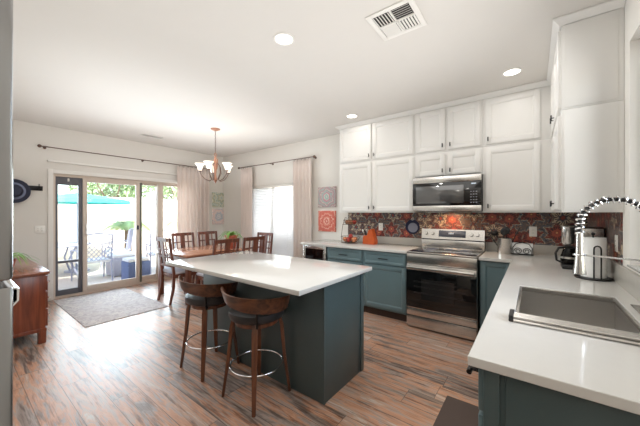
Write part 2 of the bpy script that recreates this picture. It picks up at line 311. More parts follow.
# ------------------------------------------------------------------ mesh helpers
class MB:
    def __init__(s): s.bm = bmesh.new()
    def add(s, other, mtx=None):
        me = bpy.data.meshes.new('t'); other.to_mesh(me); other.free()
        if mtx is not None: me.transform(mtx)
        s.bm.from_mesh(me); bpy.data.meshes.remove(me); return s
    def box(s, x0, x1, y0, y1, z0, z1, bev=0, mtx=None):
        b = bmesh.new(); bmesh.ops.create_cube(b, size=1)
        for v in b.verts:
            v.co = Vector(((x0 + x1) / 2 + v.co.x * abs(x1 - x0), (y0 + y1) / 2 + v.co.y * abs(y1 - y0), (z0 + z1) / 2 + v.co.z * abs(z1 - z0)))
        if bev:
            bev = min(bev, .45 * min(abs(x1 - x0), abs(y1 - y0), abs(z1 - z0)))
            bmesh.ops.bevel(b, geom=list(b.edges), offset=bev, segments=2, affect='EDGES', profile=.5)
        return s.add(b, mtx)
    def cyl(s, p0, p1, r, r2=None, seg=20, caps=True):
        p0, p1 = Vector(p0), Vector(p1); d = p1 - p0
        b = bmesh.new(); bmesh.ops.create_cone(b, cap_ends=caps, segments=seg, radius1=r, radius2=r if r2 is None else r2, depth=d.length)
        return s.add(b, Matrix.Translation((p0 + p1) / 2) @ d.to_track_quat('Z', 'Y').to_matrix().to_4x4())
    def tube(s, pts, r, seg=8, closed=False):
        pts = [Vector(p) for p in pts]; n = len(pts); rs = r if isinstance(r, (list, tuple)) else [r] * n
        b = bmesh.new(); rings = []; prev = None
        for i, p in enumerate(pts):
            if closed: t = pts[(i + 1) % n] - pts[i - 1]
            else: t = pts[min(i + 1, n - 1)] - pts[max(i - 1, 0)]
            t.normalize()
            if prev is None:
                u = t.orthogonal().normalized()
            else:
                u = (prev - t * prev.dot(t)); u = u.normalized() if u.length > 1e-6 else t.orthogonal().normalized()
            prev = u; w = t.cross(u)
            rings.append([b.verts.new(p + (u * math.cos(2 * PI * k / seg) + w * math.sin(2 * PI * k / seg)) * rs[i]) for k in range(seg)])
        for i in range(n if closed else n - 1):
            a, c = rings[i], rings[(i + 1) % n]
            for k in range(seg): b.faces.new((a[k], a[(k + 1) % seg], c[(k + 1) % seg], c[k]))
        if not closed:
            b.faces.new(rings[0][::-1]); b.faces.new(rings[-1])
        return s.add(b)
    def lathe(s, prof, c=(0, 0, 0), seg=28, mtx=None):
        b = bmesh.new(); rings = []
        for r, z in prof:
            rings.append([b.verts.new((c[0] + max(r, 1e-4) * math.cos(2 * PI * k / seg), c[1] + max(r, 1e-4) * math.sin(2 * PI * k / seg), c[2] + z)) for k in range(seg)])
        for a, d in zip(rings, rings[1:]):
            for k in range(seg): b.faces.new((a[k], a[(k + 1) % seg], d[(k + 1) % seg], d[k]))
        if prof[0][0] < .001 or True: b.faces.new(rings[0][::-1])
        b.faces.new(rings[-1])
        return s.add(b, mtx)
    def ball(s, c, r, sc=(1, 1, 1), sub=2, mtx=None):
        b = bmesh.new(); bmesh.ops.create_icosphere(b, subdivisions=sub, radius=r)
        for v in b.verts: v.co = Vector((c[0] + v.co.x * sc[0], c[1] + v.co.y * sc[1], c[2] + v.co.z * sc[2]))
        return s.add(b, mtx)
    def prism(s, poly, axis, a, b_, bev=0, mtx=None):
        """extrude 2D polygon along an axis from a to b_"""
        b = bmesh.new()
        def P3(p, t): q = [0, 0, 0]; o = [i for i in range(3) if i != axis]; q[o[0]], q[o[1]], q[axis] = p[0], p[1], t; return q
        v0 = [b.verts.new(P3(p, a)) for p in poly]; v1 = [b.verts.new(P3(p, b_)) for p in poly]
        n = len(poly); b.faces.new(v0[::-1]); b.faces.new(v1)
        for i in range(n): b.faces.new((v0[i], v0[(i + 1) % n], v1[(i + 1) % n], v1[i]))
        bmesh.ops.recalc_face_normals(b, faces=b.faces)
        if bev: bmesh.ops.bevel(b, geom=list(b.edges), offset=bev, segments=2, affect='EDGES')
        return s.add(b, mtx)
    def poly(s, pts):
        b = bmesh.new(); b.faces.new([b.verts.new(p) for p in pts]); return s.add(b)
    def build(s, name, m, parent=None, loc=None, smooth=True, solid=0):
        me = bpy.data.meshes.new(name); bmesh.ops.recalc_face_normals(s.bm, faces=s.bm.faces) if not solid else None
        s.bm.to_mesh(me); s.bm.free()
        me.materials.append(m)
        if smooth:
            for p in me.polygons: p.use_smooth = True
            me.set_sharp_from_angle(angle=math.radians(38))
        o = bpy.data.objects.new(name, me); COL.objects.link(o)
        if parent: o.parent = parent
        if loc: o.location = loc
        if solid:
            md = o.modifiers.new('s', 'SOLIDIFY'); md.thickness = solid; md.offset = 0
        return o
def tag(o, label, cat, group=None, kind=None):
    o['label'] = label; o['category'] = cat
    if group: o['group'] = group
    if kind: o['kind'] = kind
    return o
def thing(name, loc, label, cat, group=None, rz=0):
    o = bpy.data.objects.new(name, None); COL.objects.link(o); o.location = loc; o.rotation_euler = (0, 0, rz); o.empty_display_size = .1
    return tag(o, label, cat, group)
def struct(name, mb, m, parent=None, label=None):
    o = mb.build(name, m, parent)
    if not parent: o['kind'] = 'structure'
    if label: o['label'] = label
    return o
def sempty(name, loc=(0, 0, 0)):
    o = bpy.data.objects.new(name, None); COL.objects.link(o); o.location = loc; o['kind'] = 'structure'; return o
def dup(o, loc=None, rz=None, label=None, parent=None):
    kids = list(o.children)
    c = o.copy(); COL.objects.link(c)
    if parent is not None: c.parent = parent
    if loc is not None: c.location = loc
    if rz is not None: c.rotation_euler = (0, 0, rz)
    if label: c['label'] = label
    for k in kids: dup(k, parent=c)
    return c

XL, YB, XR, ZC = -6.08, 4.10, .468, 2.75
CT = .91   # worktop height

# ------------------------------------------------------------------ room shell
struct('floor', MB().box(XL - .15, XR + .15, -3.15, YB + .15, -.1, 0), M['floor'])
struct('ceiling', MB().box(XL - .15, XR + .15, -3.15, YB + .15, ZC, ZC + .12), M['ceil'])
DY0, DY1, DZ = 1.02, 3.36, 2.01
w = MB(); w.box(XL - .12, XL, -.0, DY0, 0, ZC); w.box(XL - .12, XL, DY1, YB + .12, 0, ZC); w.box(XL - .12, XL, DY0, DY1, DZ, ZC)
struct('wall_left', w, M['wall'])
WX0, WX1, WZ0, WZ1 = -5.03, -3.74, .36, 1.965
w = MB(); w.box(XL, WX0, YB, YB + .12, 0, ZC); w.box(WX1, XR + .12, YB, YB + .12, 0, ZC); w.box(WX0, WX1, YB, YB + .12, 0, WZ0); w.box(WX0, WX1, YB, YB + .12, WZ1, ZC)
struct('wall_back', w, M['wall'])
SY0, SY1, SZ0, SZ1 = 1.15, 2.50, 1.055, 2.42
w = MB(); w.box(XR, XR + .14, -3, SY0, 0, ZC); w.box(XR, XR + .14, SY1, YB, 0, ZC); w.box(XR, XR + .14, SY0, SY1, 0, SZ0); w.box(XR, XR + .14, SY0, SY1, SZ1, ZC)
struct('wall_right', w, M['wall'])
w = MB(); w.box(XL, -1.75, 0, .14, 0, ZC); w.box(-1.87, -1.75, -.9, 0, 0, ZC); w.box(-1.75, -.62, -.9, -.78, 0, ZC); w.box(-.74, -.62, -3, -.9, 0, ZC)
struct('wall_front', w, M['wall'])
struct('wall_rear', MB().box(-.74, XR + .14, -3.12, -3, 0, ZC), M['wall'])

def baseboard(name, x0, x1, y0, y1): struct(name, MB().box(x0, x1, y0, y1, 0, .09, .004), M['trimw'])
baseboard('baseboard_left', XL, XL + .014, .14, DY0 - .07)
baseboard('baseboard_left.001', XL, XL + .014, DY1 + .07, YB)
baseboard('baseboard_back', XL + .014, -2.96, YB - .014, YB)
baseboard('baseboard_front', XL + .014, -1.75, .14, .154)

# sliding door ----------------------------------------------------
door = sempty('door_1', (XL, 0, 0))
w = MB()
for y0, y1, z0, z1 in ((DY0 - .065, DY0, 0, DZ + .065), (DY1, DY1 + .065, 0, DZ + .065), (DY0, DY1, DZ, DZ + .065)):
    w.box(0, .018, y0, y1, z0, z1, .004)
struct('casing', w, M['trimw'], door)
fx0, fx1 = -.10, -.02
w = MB(); w.box(fx0, fx1, DY0, DY0 + .03, 0, DZ); w.box(fx0, fx1, DY1 - .03, DY1, 0, DZ); w.box(fx0, fx1, DY0 + .03, DY1 - .03, DZ - .04, DZ); w.box(fx0, fx1, DY0 + .03, DY1 - .03, 0, .035)
struct('door_frame', w, M['vinyl'], door)
def sash(name, y0, y1, x0, x1, m, sw=.05, zb=.10, z0=.035, z1=DZ - .04):
    w = MB(); w.box(x0, x1, y0, y0 + sw, z0, z1, .003); w.box(x0, x1, y1 - sw, y1, z0, z1, .003)
    w.box(x0, x1, y0 + sw, y1 - sw, z1 - sw, z1, .003); w.box(x0, x1, y0 + sw, y1 - sw, z0, z0 + zb, .003)
    o = struct(name, w, m, door)
    struct('pane', MB().box((x0 + x1) / 2 - .003, (x0 + x1) / 2 + .003, y0 + sw, y1 - sw, z0 + zb, z1 - sw), M['glass'], o)
    return o
# pet door insert, dark grey
py0, py1 = DY0 + .03, DY0 + .375
w = MB(); x0, x1 = -.085, -.045
w.box(x0, x1, py0, py0 + .035, .035, DZ - .04, .003); w.box(x0, x1, py1 - .055, py1, .035, DZ - .04, .003); w.box(x0, x1, py0 + .035, py1 - .055, DZ - .17, DZ - .04, .003)
w.box(x0, x1, py0 + .035, py1 - .055, .035, .125, .003); w.box(x0, x1, py0 + .035, py1 - .055, .56, .60, .003)
pf = struct('pet_door_panel', w, M['dkframe'], door)
struct('pane', MB().box(-.068, -.062, py0 + .035, py1 - .055, .60, DZ - .17), M['glass'], pf)
struct('pet_flap', MB().box(-.068, -.062, py0 + .035, py1 - .055, .125, .56), M['flap'], pf)
struct('latch', MB().box(-.045, -.035, py0 + .15, py0 + .175, DZ - .11, DZ - .06, .003), M['plate'], pf)
s1 = sash('sliding_sash', py1 + .001, 2.265, -.06, -.025, M['vinyl'], .062)
h = MB(); h.tube([(-.025, 1.43, 1.0), (.012, 1.43, 1.02), (.018, 1.43, 1.10), (.012, 1.43, 1.18), (-.025, 1.43, 1.20)], .009)
struct('door_handle', h, M['plate'], s1)
struct('lock', MB().box(-.022, -.012, 2.215, 2.245, 1.06, 1.14, .003), M['navy'], s1)
struct('screen_stile', MB().box(-.060, -.028, 2.268, 2.305, .035, DZ - .04, .003), M['olive'], door)
s2 = sash('fixed_sash', 2.23, 2.62, -.097, -.066, M['vinyl'], .04)
struct('mullion', MB().box(fx0, fx1, 2.585, 2.68, .035, DZ - .04, .003), M['vinyl'], door)
s3 = sash('fixed_sash', 2.68, 3.33, -.08, -.045, M['vinyl'], .03)
o = struct('trim_1', MB().box(XL, XL + .045, .95, 3.6, 2.185, 2.215, .004), M['trimw'])

# window with blinds -----------------------------------------------
win = sempty('window_1', (0, YB, 0))
w = MB(); w.box(WX0, WX0 + .04, .05, .11, WZ0, WZ1); w.box(WX1 - .04, WX1, .05, .11, WZ0, WZ1); w.box(WX0 + .04, WX1 - .04, .05, .11, WZ0, WZ0 + .04); w.box(WX0 + .04, WX1 - .04, .05, .11, WZ1 - .04, WZ1)
w.box((WX0 + WX1) / 2 - .02, (WX0 + WX1) / 2 + .02, .06, .10, WZ0 + .04, WZ1 - .04)
struct('window_frame', w, M['vinyl'], win)
struct('pane', MB().box(WX0 + .04, WX1 - .04, .085, .09, WZ0 + .04, WZ1 - .04), M['glass'], win)
struct('window_sill', MB().box(WX0 - .03, WX1 + .03, -.03, .05, WZ0 - .02, WZ0, .004), M['trimw'], win)
bl = thing('window_blind', ((WX0 + WX1) / 2, YB + .025, WZ1), 'white horizontal slat blind lowered over the bright window between curtains', 'blind')
hw = (WX1 - WX0) / 2 - .01
MB().box(-hw, hw, -.02, .02, -.045, -.002, .004).build('headrail', M['trimw'], bl)
w = MB(); z = -.07
while z > WZ0 - WZ1 + .03:
    w.box(-hw + .004, hw - .004, -.019, .019, -.0012, .0012, mtx=Matrix.Translation((0, 0, z)) @ Matrix.Rotation(math.radians(52), 4, 'X')); z -= .034
w.build('slats', M['blind'], bl)
w = MB()
for x in (-hw * .75, 0, hw * .75): w.cyl((x, -.021, -.05), (x, -.021, WZ0 - WZ1 + .03), .0012, seg=6)
w.build('cords', M['trimw'], bl)

# sink window in the right wall
w3 = sempty('window_2', (XR, 0, 0))
w = MB(); a, b_ = .10, .13
w.box(a, b_, SY0, SY0 + .04, SZ0, SZ1); w.box(a, b_, SY1 - .04, SY1, SZ0, SZ1); w.box(a, b_, SY0 + .04, SY1 - .04, SZ0, SZ0 + .04); w.box(a, b_, SY0 + .04, SY1 - .04, SZ1 - .04, SZ1)
struct('window_frame', w, M['trimw'], w3)
struct('pane', MB().box(a + .012, a + .018, SY0 + .04, SY1 - .04, SZ0 + .04, SZ1 - .04), M['glass'], w3)
struct('window_sill', MB().box(-.012, a, SY0, SY1, SZ0, SZ0 + .012, .003), M['quartz'], w3)

# ------------------------------------------------------------------ kitchen cabinets
def panel_door(x0, x1, z0, z1, t=.02, rail=.055, rec=.008):
    """framed door in the xz plane, front face toward -y, back at y=0"""
    w = MB(); g = .002
    w.box(x0, x0 + rail, -t, 0, z0, z1, g); w.box(x1 - rail, x1, -t, 0, z0, z1, g)
    w.box(x0 + rail - .001, x1 - rail + .001, -t, 0, z1 - rail, z1, g); w.box(x0 + rail - .001, x1 - rail + .001, -t, 0, z0, z0 + rail, g)
    # chamfered inner lip and recessed field
    a0, a1, b0, b1 = x0 + rail, x1 - rail, z0 + rail, z1 - rail; c = .012
    for q in (((a0, -t + .001, b0), (a1, -t + .001, b0), (a1 - c, -t + rec, b0 + c), (a0 + c, -t + rec, b0 + c)),
              ((a0, -t + .001, b1), (a0 + c, -t + rec, b1 - c), (a1 - c, -t + rec, b1 - c), (a1, -t + .001, b1)),
              ((a0, -t + .001, b0), (a0 + c, -t + rec, b0 + c), (a0 + c, -t + rec, b1 - c), (a0, -t + .001, b1)),
              ((a1, -t + .001, b0), (a1, -t + .001, b1), (a1 - c, -t + rec, b1 - c), (a1 - c, -t + rec, b0 + c))): w.poly(q)
    w.box(a0 - .001, a1 + .001, -t + rec, -.002, b0 - .001, b1 + .001)
    return w
def pull_v(x, z, l=.05): 
    w = MB(); w.box(x - .006, x + .006, -.045, -.035, z - l / 2, z + l / 2, .003); w.cyl((x, -.02, z), (x, -.037, z), .004, seg=8); return w
def pull_h(x, z, l=.14, rad=.006):
    w = MB(); w.cyl((x - l / 2, -.05, z), (x + l / 2, -.05, z), rad, seg=10)
    for s in (-1, 1): w.cyl((x + s * l * .42, -.02, z), (x + s * l * .42, -.05, z), rad * .8, seg=8)
    return w
def upper(name, x0, x1, z0, z1, doors, label, yf=3.76, handle='bottom', fill=0):
    t = thing(name, ((x0 + x1) / 2, yf, z0), label, 'cabinet', 'white wall cabinets'); cx = (x0 + x1) / 2
    hh = z1 - z0
    MB().box(x0 - cx, x1 - cx, 0, YB - yf - .001, 0, hh, .002).build('cabinet_body', M['cabw'], t)
    n = len(doors)
    for i, (d0, d1, hs) in enumerate(doors):
        d = panel_door(d0 - cx, d1 - cx, .02, hh - .03).build('door', M['cabw'], t)
        hx = d1 - cx - .028 if hs > 0 else d0 - cx + .028
        pull_v(hx, .075).build('handle', M['blackm'], d, )
    return t
G = .0015
upper('wall_cabinet', -2.448, -1.257, 1.385, 2.150 - G, [(-2.436, -1.892, 1), (-1.866, -1.275, -1)], 'white two-door wall cabinet above the fruit basket and orange knife block')
upper('wall_cabinet', -2.448, -1.257, 2.150, 2.71, [(-2.436, -1.892, 1), (-1.866, -1.275, -1)], 'shorter white two-door top cabinet furthest left, touching the ceiling')
upper('wall_cabinet', -1.257 + G, -.468, 1.835, 2.150 - G, [(-1.24, -.875, 1), (-.842, -.487, -1)], 'small white two-door cabinet directly above the microwave')
upper('wall_cabinet', -1.257 + G, -.468, 2.150, 2.71, [(-1.24, -.875, 1), (-.842, -.487, -1)], 'white two-door top cabinet, second row above the microwave')
upper('wall_cabinet', -.468 + G, .161, 1.385, 2.150 - G, [(-.438, .062, -1)], 'white single-door wall cabinet between microwave and corner cabinets')
upper('wall_cabinet', -.468 + G, .161, 2.150, 2.71, [(-.438, .062, -1)], 'white single-door top cabinet under the corner recessed light')
# right wall cabinets, doors facing -X
def upper_r(z0, z1, label):
    y0, y1 = 2.62, YB - .002; xf = .162
    t = thing('corner_wall_cabinet', (xf, y0, z0), label, 'cabinet', 'white wall cabinets')
    hh = z1 - z0
    b = MB(); b.box(.0, XR - xf - .001, 0, y1 - y0, 0, hh, .002)
    b.build('cabinet_body', M['cabw'], t)
    p = MB(); p.box(.012, XR - xf - .03, -.006, 0, .012, hh - .012, .002); p.build('side_panel', M['cabw'], t)
    R = Matrix.Rotation(-PI / 2, 4, 'Z')
    for (a0, a1, hs) in ((.02, .50, 1), (.53, 1.0, -1)):
        w = MB(); q = panel_door(-a1, -a0, .02, hh - .03); w.add(q.bm, R)
        d = w.build('door', M['cabw'], t)
        w = MB(); w.add(pull_v(-(a1 - .03) if hs > 0 else -(a0 + .03), .075).bm, R); w.build('handle', M['blackm'], d)
    return t
upper_r(1.385, 2.108 - G, 'white lower cabinet on the sink wall with plain end panel beside the spring faucet')
upper_r(2.108, 2.71, 'white upper cabinet on the sink wall, end panel reaching the ceiling')
# crown
w = MB(); zt = ZC - .05
path = [((-2.448, YB - .002), (-1, 0)), ((-2.448, 3.76), (-1, -1)), ((.162, 3.76), (-1, -1)), ((.162, 2.62), (-1, -1)), ((XR - .002, 2.62), (0, -1))]
pr = [(-.004, 0), (.012, 0), (.05, .036), (.05, .048), (-.004, .048)]; bm = bmesh.new()
rg = [[bm.verts.new((p[0] + o_[0] * q[0], p[1] + o_[1] * q[0], zt + q[1])) for q in pr] for p, o_ in path]
for A, B_ in zip(rg, rg[1:]):
    for i in range(5): bm.faces.new((A[i], A[(i + 1) % 5], B_[(i + 1) % 5], B_[i]))
bm.faces.new(rg[0]); bm.faces.new(rg[-1][::-1]); w.add(bm)
w.box(-2.448, .162, 3.76, YB, 2.711, ZC - .001); w.box(.162, XR - .001, 2.62, YB, 2.711, ZC - .001)
struct('trim_2', w, M['cabw'])

# base cabinets
YF = 3.455
def base_box(t, w2, depth, m=M['teal'], kickside=True):
    MB().box(-w2, w2, 0, depth, .105, CT - .032, .002).build('cabinet_body', m, t)
    MB().box(-w2, w2, .06, depth, 0, .105).build('toe_kick', M['kick'], t)
def base(x0, x1, label, y=YF, hs=1):
    t = thing('base_cabinet', ((x0 + x1) / 2, y, 0), label, 'cabinet', 'teal base cabinets'); w2 = (x1 - x0) / 2 - .001
    base_box(t, w2, YB - y - .01)
    d = panel_door(-w2 + .012, w2 - .012, .13, .69, rail=.05).build('door', M['teal'], t)
    w = MB(); x = (w2 - .035) * hs; w.cyl((x, -.05, .55), (x, -.05, .66), .005, seg=8); w.cyl((x, -.02, .57), (x, -.05, .57), .004, seg=8); w.cyl((x, -.02, .64), (x, -.05, .64), .004, seg=8)
    w.build('handle', M['blackm'], d)
    d = panel_door(-w2 + .012, w2 - .012, .705, .865, rail=.03, rec=.006).build('drawer', M['teal'], t)
    pull_h(0, .785, .13).build('handle', M['blackm'], d)
    return t
base(-2.47, -1.866, 'teal base cabinet with one drawer beside the beverage cooler', hs=1)
base(-1.864, -1.246, 'teal base cabinet with one drawer immediately left of the range', hs=-1)
t = thing('base_cabinet', (-.31, YF, 0), 'narrow teal corner base cabinet wedged between range and sink counter', 'cabinet', 'teal base cabinets')
base_box(t, .147, YB - YF - .01)
panel_door(-.135, .135, .13, .865, rail=.045).build('door', M['teal'], t)

# beverage cooler
t = thing('beverage_cooler', (-2.70, YF, 0), 'stainless framed glass door beverage cooler at the left end of the counter', 'refrigerator')
MB().box(-.222, .222, .0, YB - YF - .02, .03, CT - .035, .003).build('cabinet_body', M['black'], t)
w = MB(); w.box(-.222, -.18, -.03, 0, .08, CT - .035, .002); w.box(.18, .222, -.03, 0, .08, CT - .035, .002); w.box(-.18, .18, -.03, 0, CT - .085, CT - .035, .002); w.box(-.18, .18, -.03, 0, .08, .13, .002)
d = w.build('door', M['steel'], t)
MB().box(-.18, .18, -.02, -.012, .13, CT - .085).build('door_glass', M['bglass'], d)
w = MB(); w.cyl((.2, -.06, .45), (.2, -.06, .78), .008); w.cyl((.2, -.03, .47), (.2, -.06, .47), .006, seg=8); w.cyl((.2, -.03, .76), (.2, -.06, .76), .006, seg=8); w.build('handle', M['steel'], d)
w = MB(); w.box(-.222, .222, -.01, .05, .03, .078); w.build('grille', M['black'], t)

# worktops
tag(MB().box(-2.97, -1.242, YF - .045, YB - .002, CT - .032, CT, .004).build('worktop', M['quartz']), 'white quartz worktop run left of the range under the fruit basket', 'worktop')
HX0, HX1, HY0, HY1 = -.067, .365, 1.50, 2.25
PX0, PY0 = -.172, 1.035
bm = bmesh.new()
def slab(outer, hole, z0, z1):
    from mathutils.geometry import tessellate_polygon
    bm = bmesh.new()
    loops = [outer] + ([hole] if hole else [])
    tri = tessellate_polygon([[Vector((p[0], p[1], 0)) for p in l] for l in loops])
    pts = [p for l in loops for p in l]
    lo = [bm.verts.new((p[0], p[1], z0)) for p in pts]; hi = [bm.verts.new((p[0], p[1], z1)) for p in pts]
    for f in tri:
        bm.faces.new([hi[i] for i in f]); bm.faces.new([lo[i] for i in f][::-1])
    k = 0
    for l in loops:
        n = len(l)
        for i in range(n): bm.faces.new((lo[k + i], lo[k + (i + 1) % n], hi[k + (i + 1) % n], hi[k + i]))
        k += n
    bmesh.ops.recalc_face_normals(bm, faces=bm.faces)
    bmesh.ops.dissolve_limit(bm, angle_limit=.01, verts=bm.verts, edges=bm.edges)
    return bm
w = MB(); w.add(slab([(PX0, PY0), (XR - .002, PY0), (XR - .002, YB - .002), (-.462, YB - .002), (-.462, YF - .045), (PX0, YF - .045)],
                     [(HX0, HY0), (HX0, HY1), (HX1, HY1), (HX1, HY0)], CT - .032, CT))
o = w.build('worktop', M['quartz'], smooth=False); tag(o, 'white quartz L-shaped worktop holding the sink, running past the paper towels', 'worktop')
md = o.modifiers.new('b', 'BEVEL'); md.width = .003; md.segments = 2; md.limit_method = 'ANGLE'

# stone upstand + floral splash
w = MB(); w.box(-2.50, -1.235, YB - .022, YB - .001, CT, 1.015, .002); w.box(-.462, XR - .022, YB - .022, YB - .001, CT, 1.015, .002); w.box(XR - .021, XR - .001, SY0 - .1, YB - .022, CT, 1.04, .002)
struct('trim_3', w, M['stonesplash'])
struct('trim_4', MB().box(-2.50, XR - .002, YB - .005, YB - .001, 1.015, 1.384), M['splash'], None, 'dark red and teal floral backsplash behind the range')
struct('trim_5', MB().box(XR - .005, XR - .001, 2.66, YB - .006, 1.041, 1.384), M['splash_side'], None, 'floral backsplash on the sink wall')

# peninsula base
t = thing('sink_base_cabinet', (0, 0, 0), 'dark teal sink cabinet run with framed end panel nearest the camera', 'cabinet', 'teal base cabinets')
bx0, by0, by1 = -.130, 1.075, YF - .002
w = MB(); w.box(bx0, XR - .003, by0, HY0 - .03, .105, CT - .034, .002); w.box(bx0, XR - .003, HY1 + .03, by1, .105, CT - .034, .002); w.box(bx0, bx0 + .02, HY0 - .03, HY1 + .03, .105, CT - .034)
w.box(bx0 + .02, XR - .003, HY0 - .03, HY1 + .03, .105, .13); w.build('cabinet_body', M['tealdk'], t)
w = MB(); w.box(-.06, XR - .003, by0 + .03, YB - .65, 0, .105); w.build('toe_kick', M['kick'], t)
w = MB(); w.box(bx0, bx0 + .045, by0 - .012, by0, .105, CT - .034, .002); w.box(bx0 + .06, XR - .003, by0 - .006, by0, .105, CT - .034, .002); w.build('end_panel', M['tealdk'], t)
R = Matrix.Translation((bx0, 0, 0)) @ Matrix.Rotation(-PI / 2, 4, 'Z')
ys = [(1.10, 1.52), (1.535, 1.90), (1.905, 2.27), (2.285, 2.80), (2.815, 3.35)]
for i, (a0, a1) in enumerate(ys):
    q = panel_door(-a1, -a0, .705, .865, rail=.03, rec=.006); w = MB(); w.add(q.bm, R); d = w.build('drawer', M['teal'], t)
    w = MB(); w.add(pull_h(-(a0 + a1) / 2, .82 if i == 0 else .785, .40 if i == 0 else .14, .009 if i == 0 else .006).bm, R); w.build('handle', M['blackm'], d)
    q = panel_door(-a1, -a0, .13, .69, rail=.05); w = MB(); w.add(q.bm, R); d = w.build('door', M['teal'], t)
    w = MB(); x = -(a1 - .035) if i % 2 == 0 else -(a0 + .035); v = MB(); v.cyl((x, -.05, .55), (x, -.05, .66), .005, seg=8); v.cyl((x, -.02, .57), (x, -.05, .57), .004, seg=8); v.cyl((x, -.02, .64), (x, -.05, .64), .004, seg=8)
    w.add(v.bm, R); w.build('handle', M['blackm'], d)

# sink
t = thing('kitchen_sink', ((HX0 + HX1) / 2, (HY0 + HY1) / 2, CT), 'rectangular undermount stainless sink set into the right worktop', 'sink')
hx, hy = (HX1 - HX0) / 2, (HY1 - HY0) / 2
w = MB()
for sx, sy in ((1, 0), (-1, 0)):
    w.box(sx * hx - (0 if sx > 0 else 0), sx * (hx + .012), -hy - .012, hy + .012, -.26, -.033)
for s in (1, -1): w.box(-hx, hx, s * hy, s * (hy + .012), -.26, -.033)
w.box(-hx - .012, hx + .012, -hy - .012, hy + .012, -.272, -.26)
w.build('basin', M['steelv'], t)
w = MB()
for s in (1, -1):
    w.box(s * (hx - .014), s * (hx - .0005), -hy + .0005, hy - .0005, -.012, -.004, .002); w.box(-hx + .014, hx - .014, s * (hy - .014), s * (hy - .0005), -.012, -.004, .002)
    w.box(s * (hx - .003), s * (hx - .0005), -hy + .0005, hy - .0005, -.034, -.012); w.box(-hx + .003, hx - .003, s * (hy - .003), s * (hy - .0005), -.034, -.012)
w.build('ledge', M['steel'], t)
w = MB(); w.lathe([(.045, 0), (.045, .004), (.035, .005), (.03, .001), (.001, .001)], (0, .1, -.26)); w.build('drain', M['chrome'], t)

# roll-up rack
t = thing('drying_rack', (.155, 1.53, CT), 'rolled stainless drying rack lying across the near end of the sink', 'drying rack')
w = MB()
for k, (yy, zz) in enumerate([(-.056, .007), (-.039, .007), (-.022, .007), (-.005, .007), (.012, .007), (.029, .007), (-.047, .0205), (-.030, .0205), (-.013, .0205), (.004, .0205)]):
    w.cyl((-.222, yy, zz), (.30, yy, zz), .0062, seg=12)
w.build('rods', M['steel'], t)
MB().box(-.240, -.222, -.064, .040, .0005, .029, .004).build('end_cap', M['black'], t); MB().box(.29, .306, -.064, .040, .0005, .029, .004).build('end_cap', M['black'], t)

# faucet
fx, fy = .425, 1.90
t = thing('spring_faucet', (fx, fy, CT), 'tall chrome faucet with black hose spring arching over the sink', 'faucet')
w = MB(); w.box(-.03, .022, -.12, .20, 0, .006, .003); w.build('deck_plate', M['steel'], t)
w = MB(); w.lathe([(.027, .006), (.027, .06), (.02, .07), (.018, .25), (.014, .26)], seg=24); w.build('body', M['chrome'], t)
w = MB(); w.tube([(0, -.02, .06), (0, -.055, .075), (0, -.11, .12)], [.008, .007, .005]); w.build('lever', M['chrome'], t)
arc = [(0, 0, z) for z in (.26, .32, .38)]
cxr, cz, rr = -.12, .415, .12
for k in range(0, 25):
    a = PI * k / 24; arc.append((cxr + rr * math.cos(a), 0, cz + rr * math.sin(a)))
arc += [(-.24, 0, z) for z in (.39, .365)]
w = MB(); w.tube(arc, .0095, 10); w.build('hose', M['black'], t)
# coil
V = [Vector(p) for p in arc]; acc = [0]
for a, b in zip(V, V[1:]): acc.append(acc[-1] + (b - a).length)
def along(s):
    for i in range(len(V) - 1):
        if s <= acc[i + 1]: 
            f = (s - acc[i]) / (acc[i + 1] - acc[i]); return V[i].lerp(V[i + 1], f), (V[i + 1] - V[i]).normalized()
    return V[-1], (V[-1] - V[-2]).normalized()
pts = []; pitch = .0225; S = acc[-1]; n = int(S / pitch * 16)
for i in range(n):
    s = S * i / n; p, tt = along(s); u = Vector((0, 1, 0)); v = tt.cross(u); a = 2 * PI * s / pitch
    pts.append(p + (u * math.cos(a) + v * math.sin(a)) * .0155)
w = MB(); w.tube(pts, .0042, 6); w.build('spring', M['chrome'], t)
w = MB(); w.lathe([(.013, .37), (.0145, .34), (.0145, .30), (.018, .24), (.026, .175), (.026, .168), (.02, .166)], (-.24, 0, 0), 24); w.build('spray_head', M['steel'], t)
w = MB(); w.cyl((-.01, 0, .252), (-.225, 0, .262), .0045, seg=10); w.tube([(-.24 + .023 * math.cos(a), .023 * math.sin(a), .262) for a in [2 * PI * k / 16 for k in range(16)]], .004, 6, True)
w.build('docking_arm', M['chrome'], t)

# ------------------------------------------------------------------ range
t = thing('kitchen_range', (-.852, 3.40, 0), 'stainless electric range with black glass oven door between teal cabinets', 'stove')
hw = .379; D = YB - 3.40 - .03
MB().box(-hw, hw, .025, D, .02, .895, .003).build('oven_body', M['steel'], t)
w = MB(); w.box(-hw + .01, hw - .01, .04, .10, 0, .02); w.build('base', M['black'], t)
w = MB(); w.box(-hw, hw, -.012, D - .10, .895, .915, .004); ck = w.build('cooktop', M['steel'], t)
w = MB(); w.box(-hw + .015, hw - .015, .02, D - .115, .915, .918, .001); g = w.build('glass_top', M['bglass'], ck)
w = MB()
for cx, cy, r in ((-.19, .16, .10), (.19, .16, .115), (-.19, .40, .075), (.19, .40, .075), (0, .44, .05)):
    for rr_ in (r, r * .68): w.tube([(cx + rr_ * math.cos(2 * PI * k / 40), cy + rr_ * math.sin(2 * PI * k / 40), .9182) for k in range(40)], .0012, 4, True)
w.build('burner_rings', M['rattan'], ck)
w = MB(); w.box(-hw, hw, -.012, .03, .775, .893, .003); w.build('front_strip', M['steel'], t)
w = MB(); w.box(-hw + .002, hw - .002, -.02, .025, .242, .768, .004); dr = w.build('oven_door', M['steel'], t)
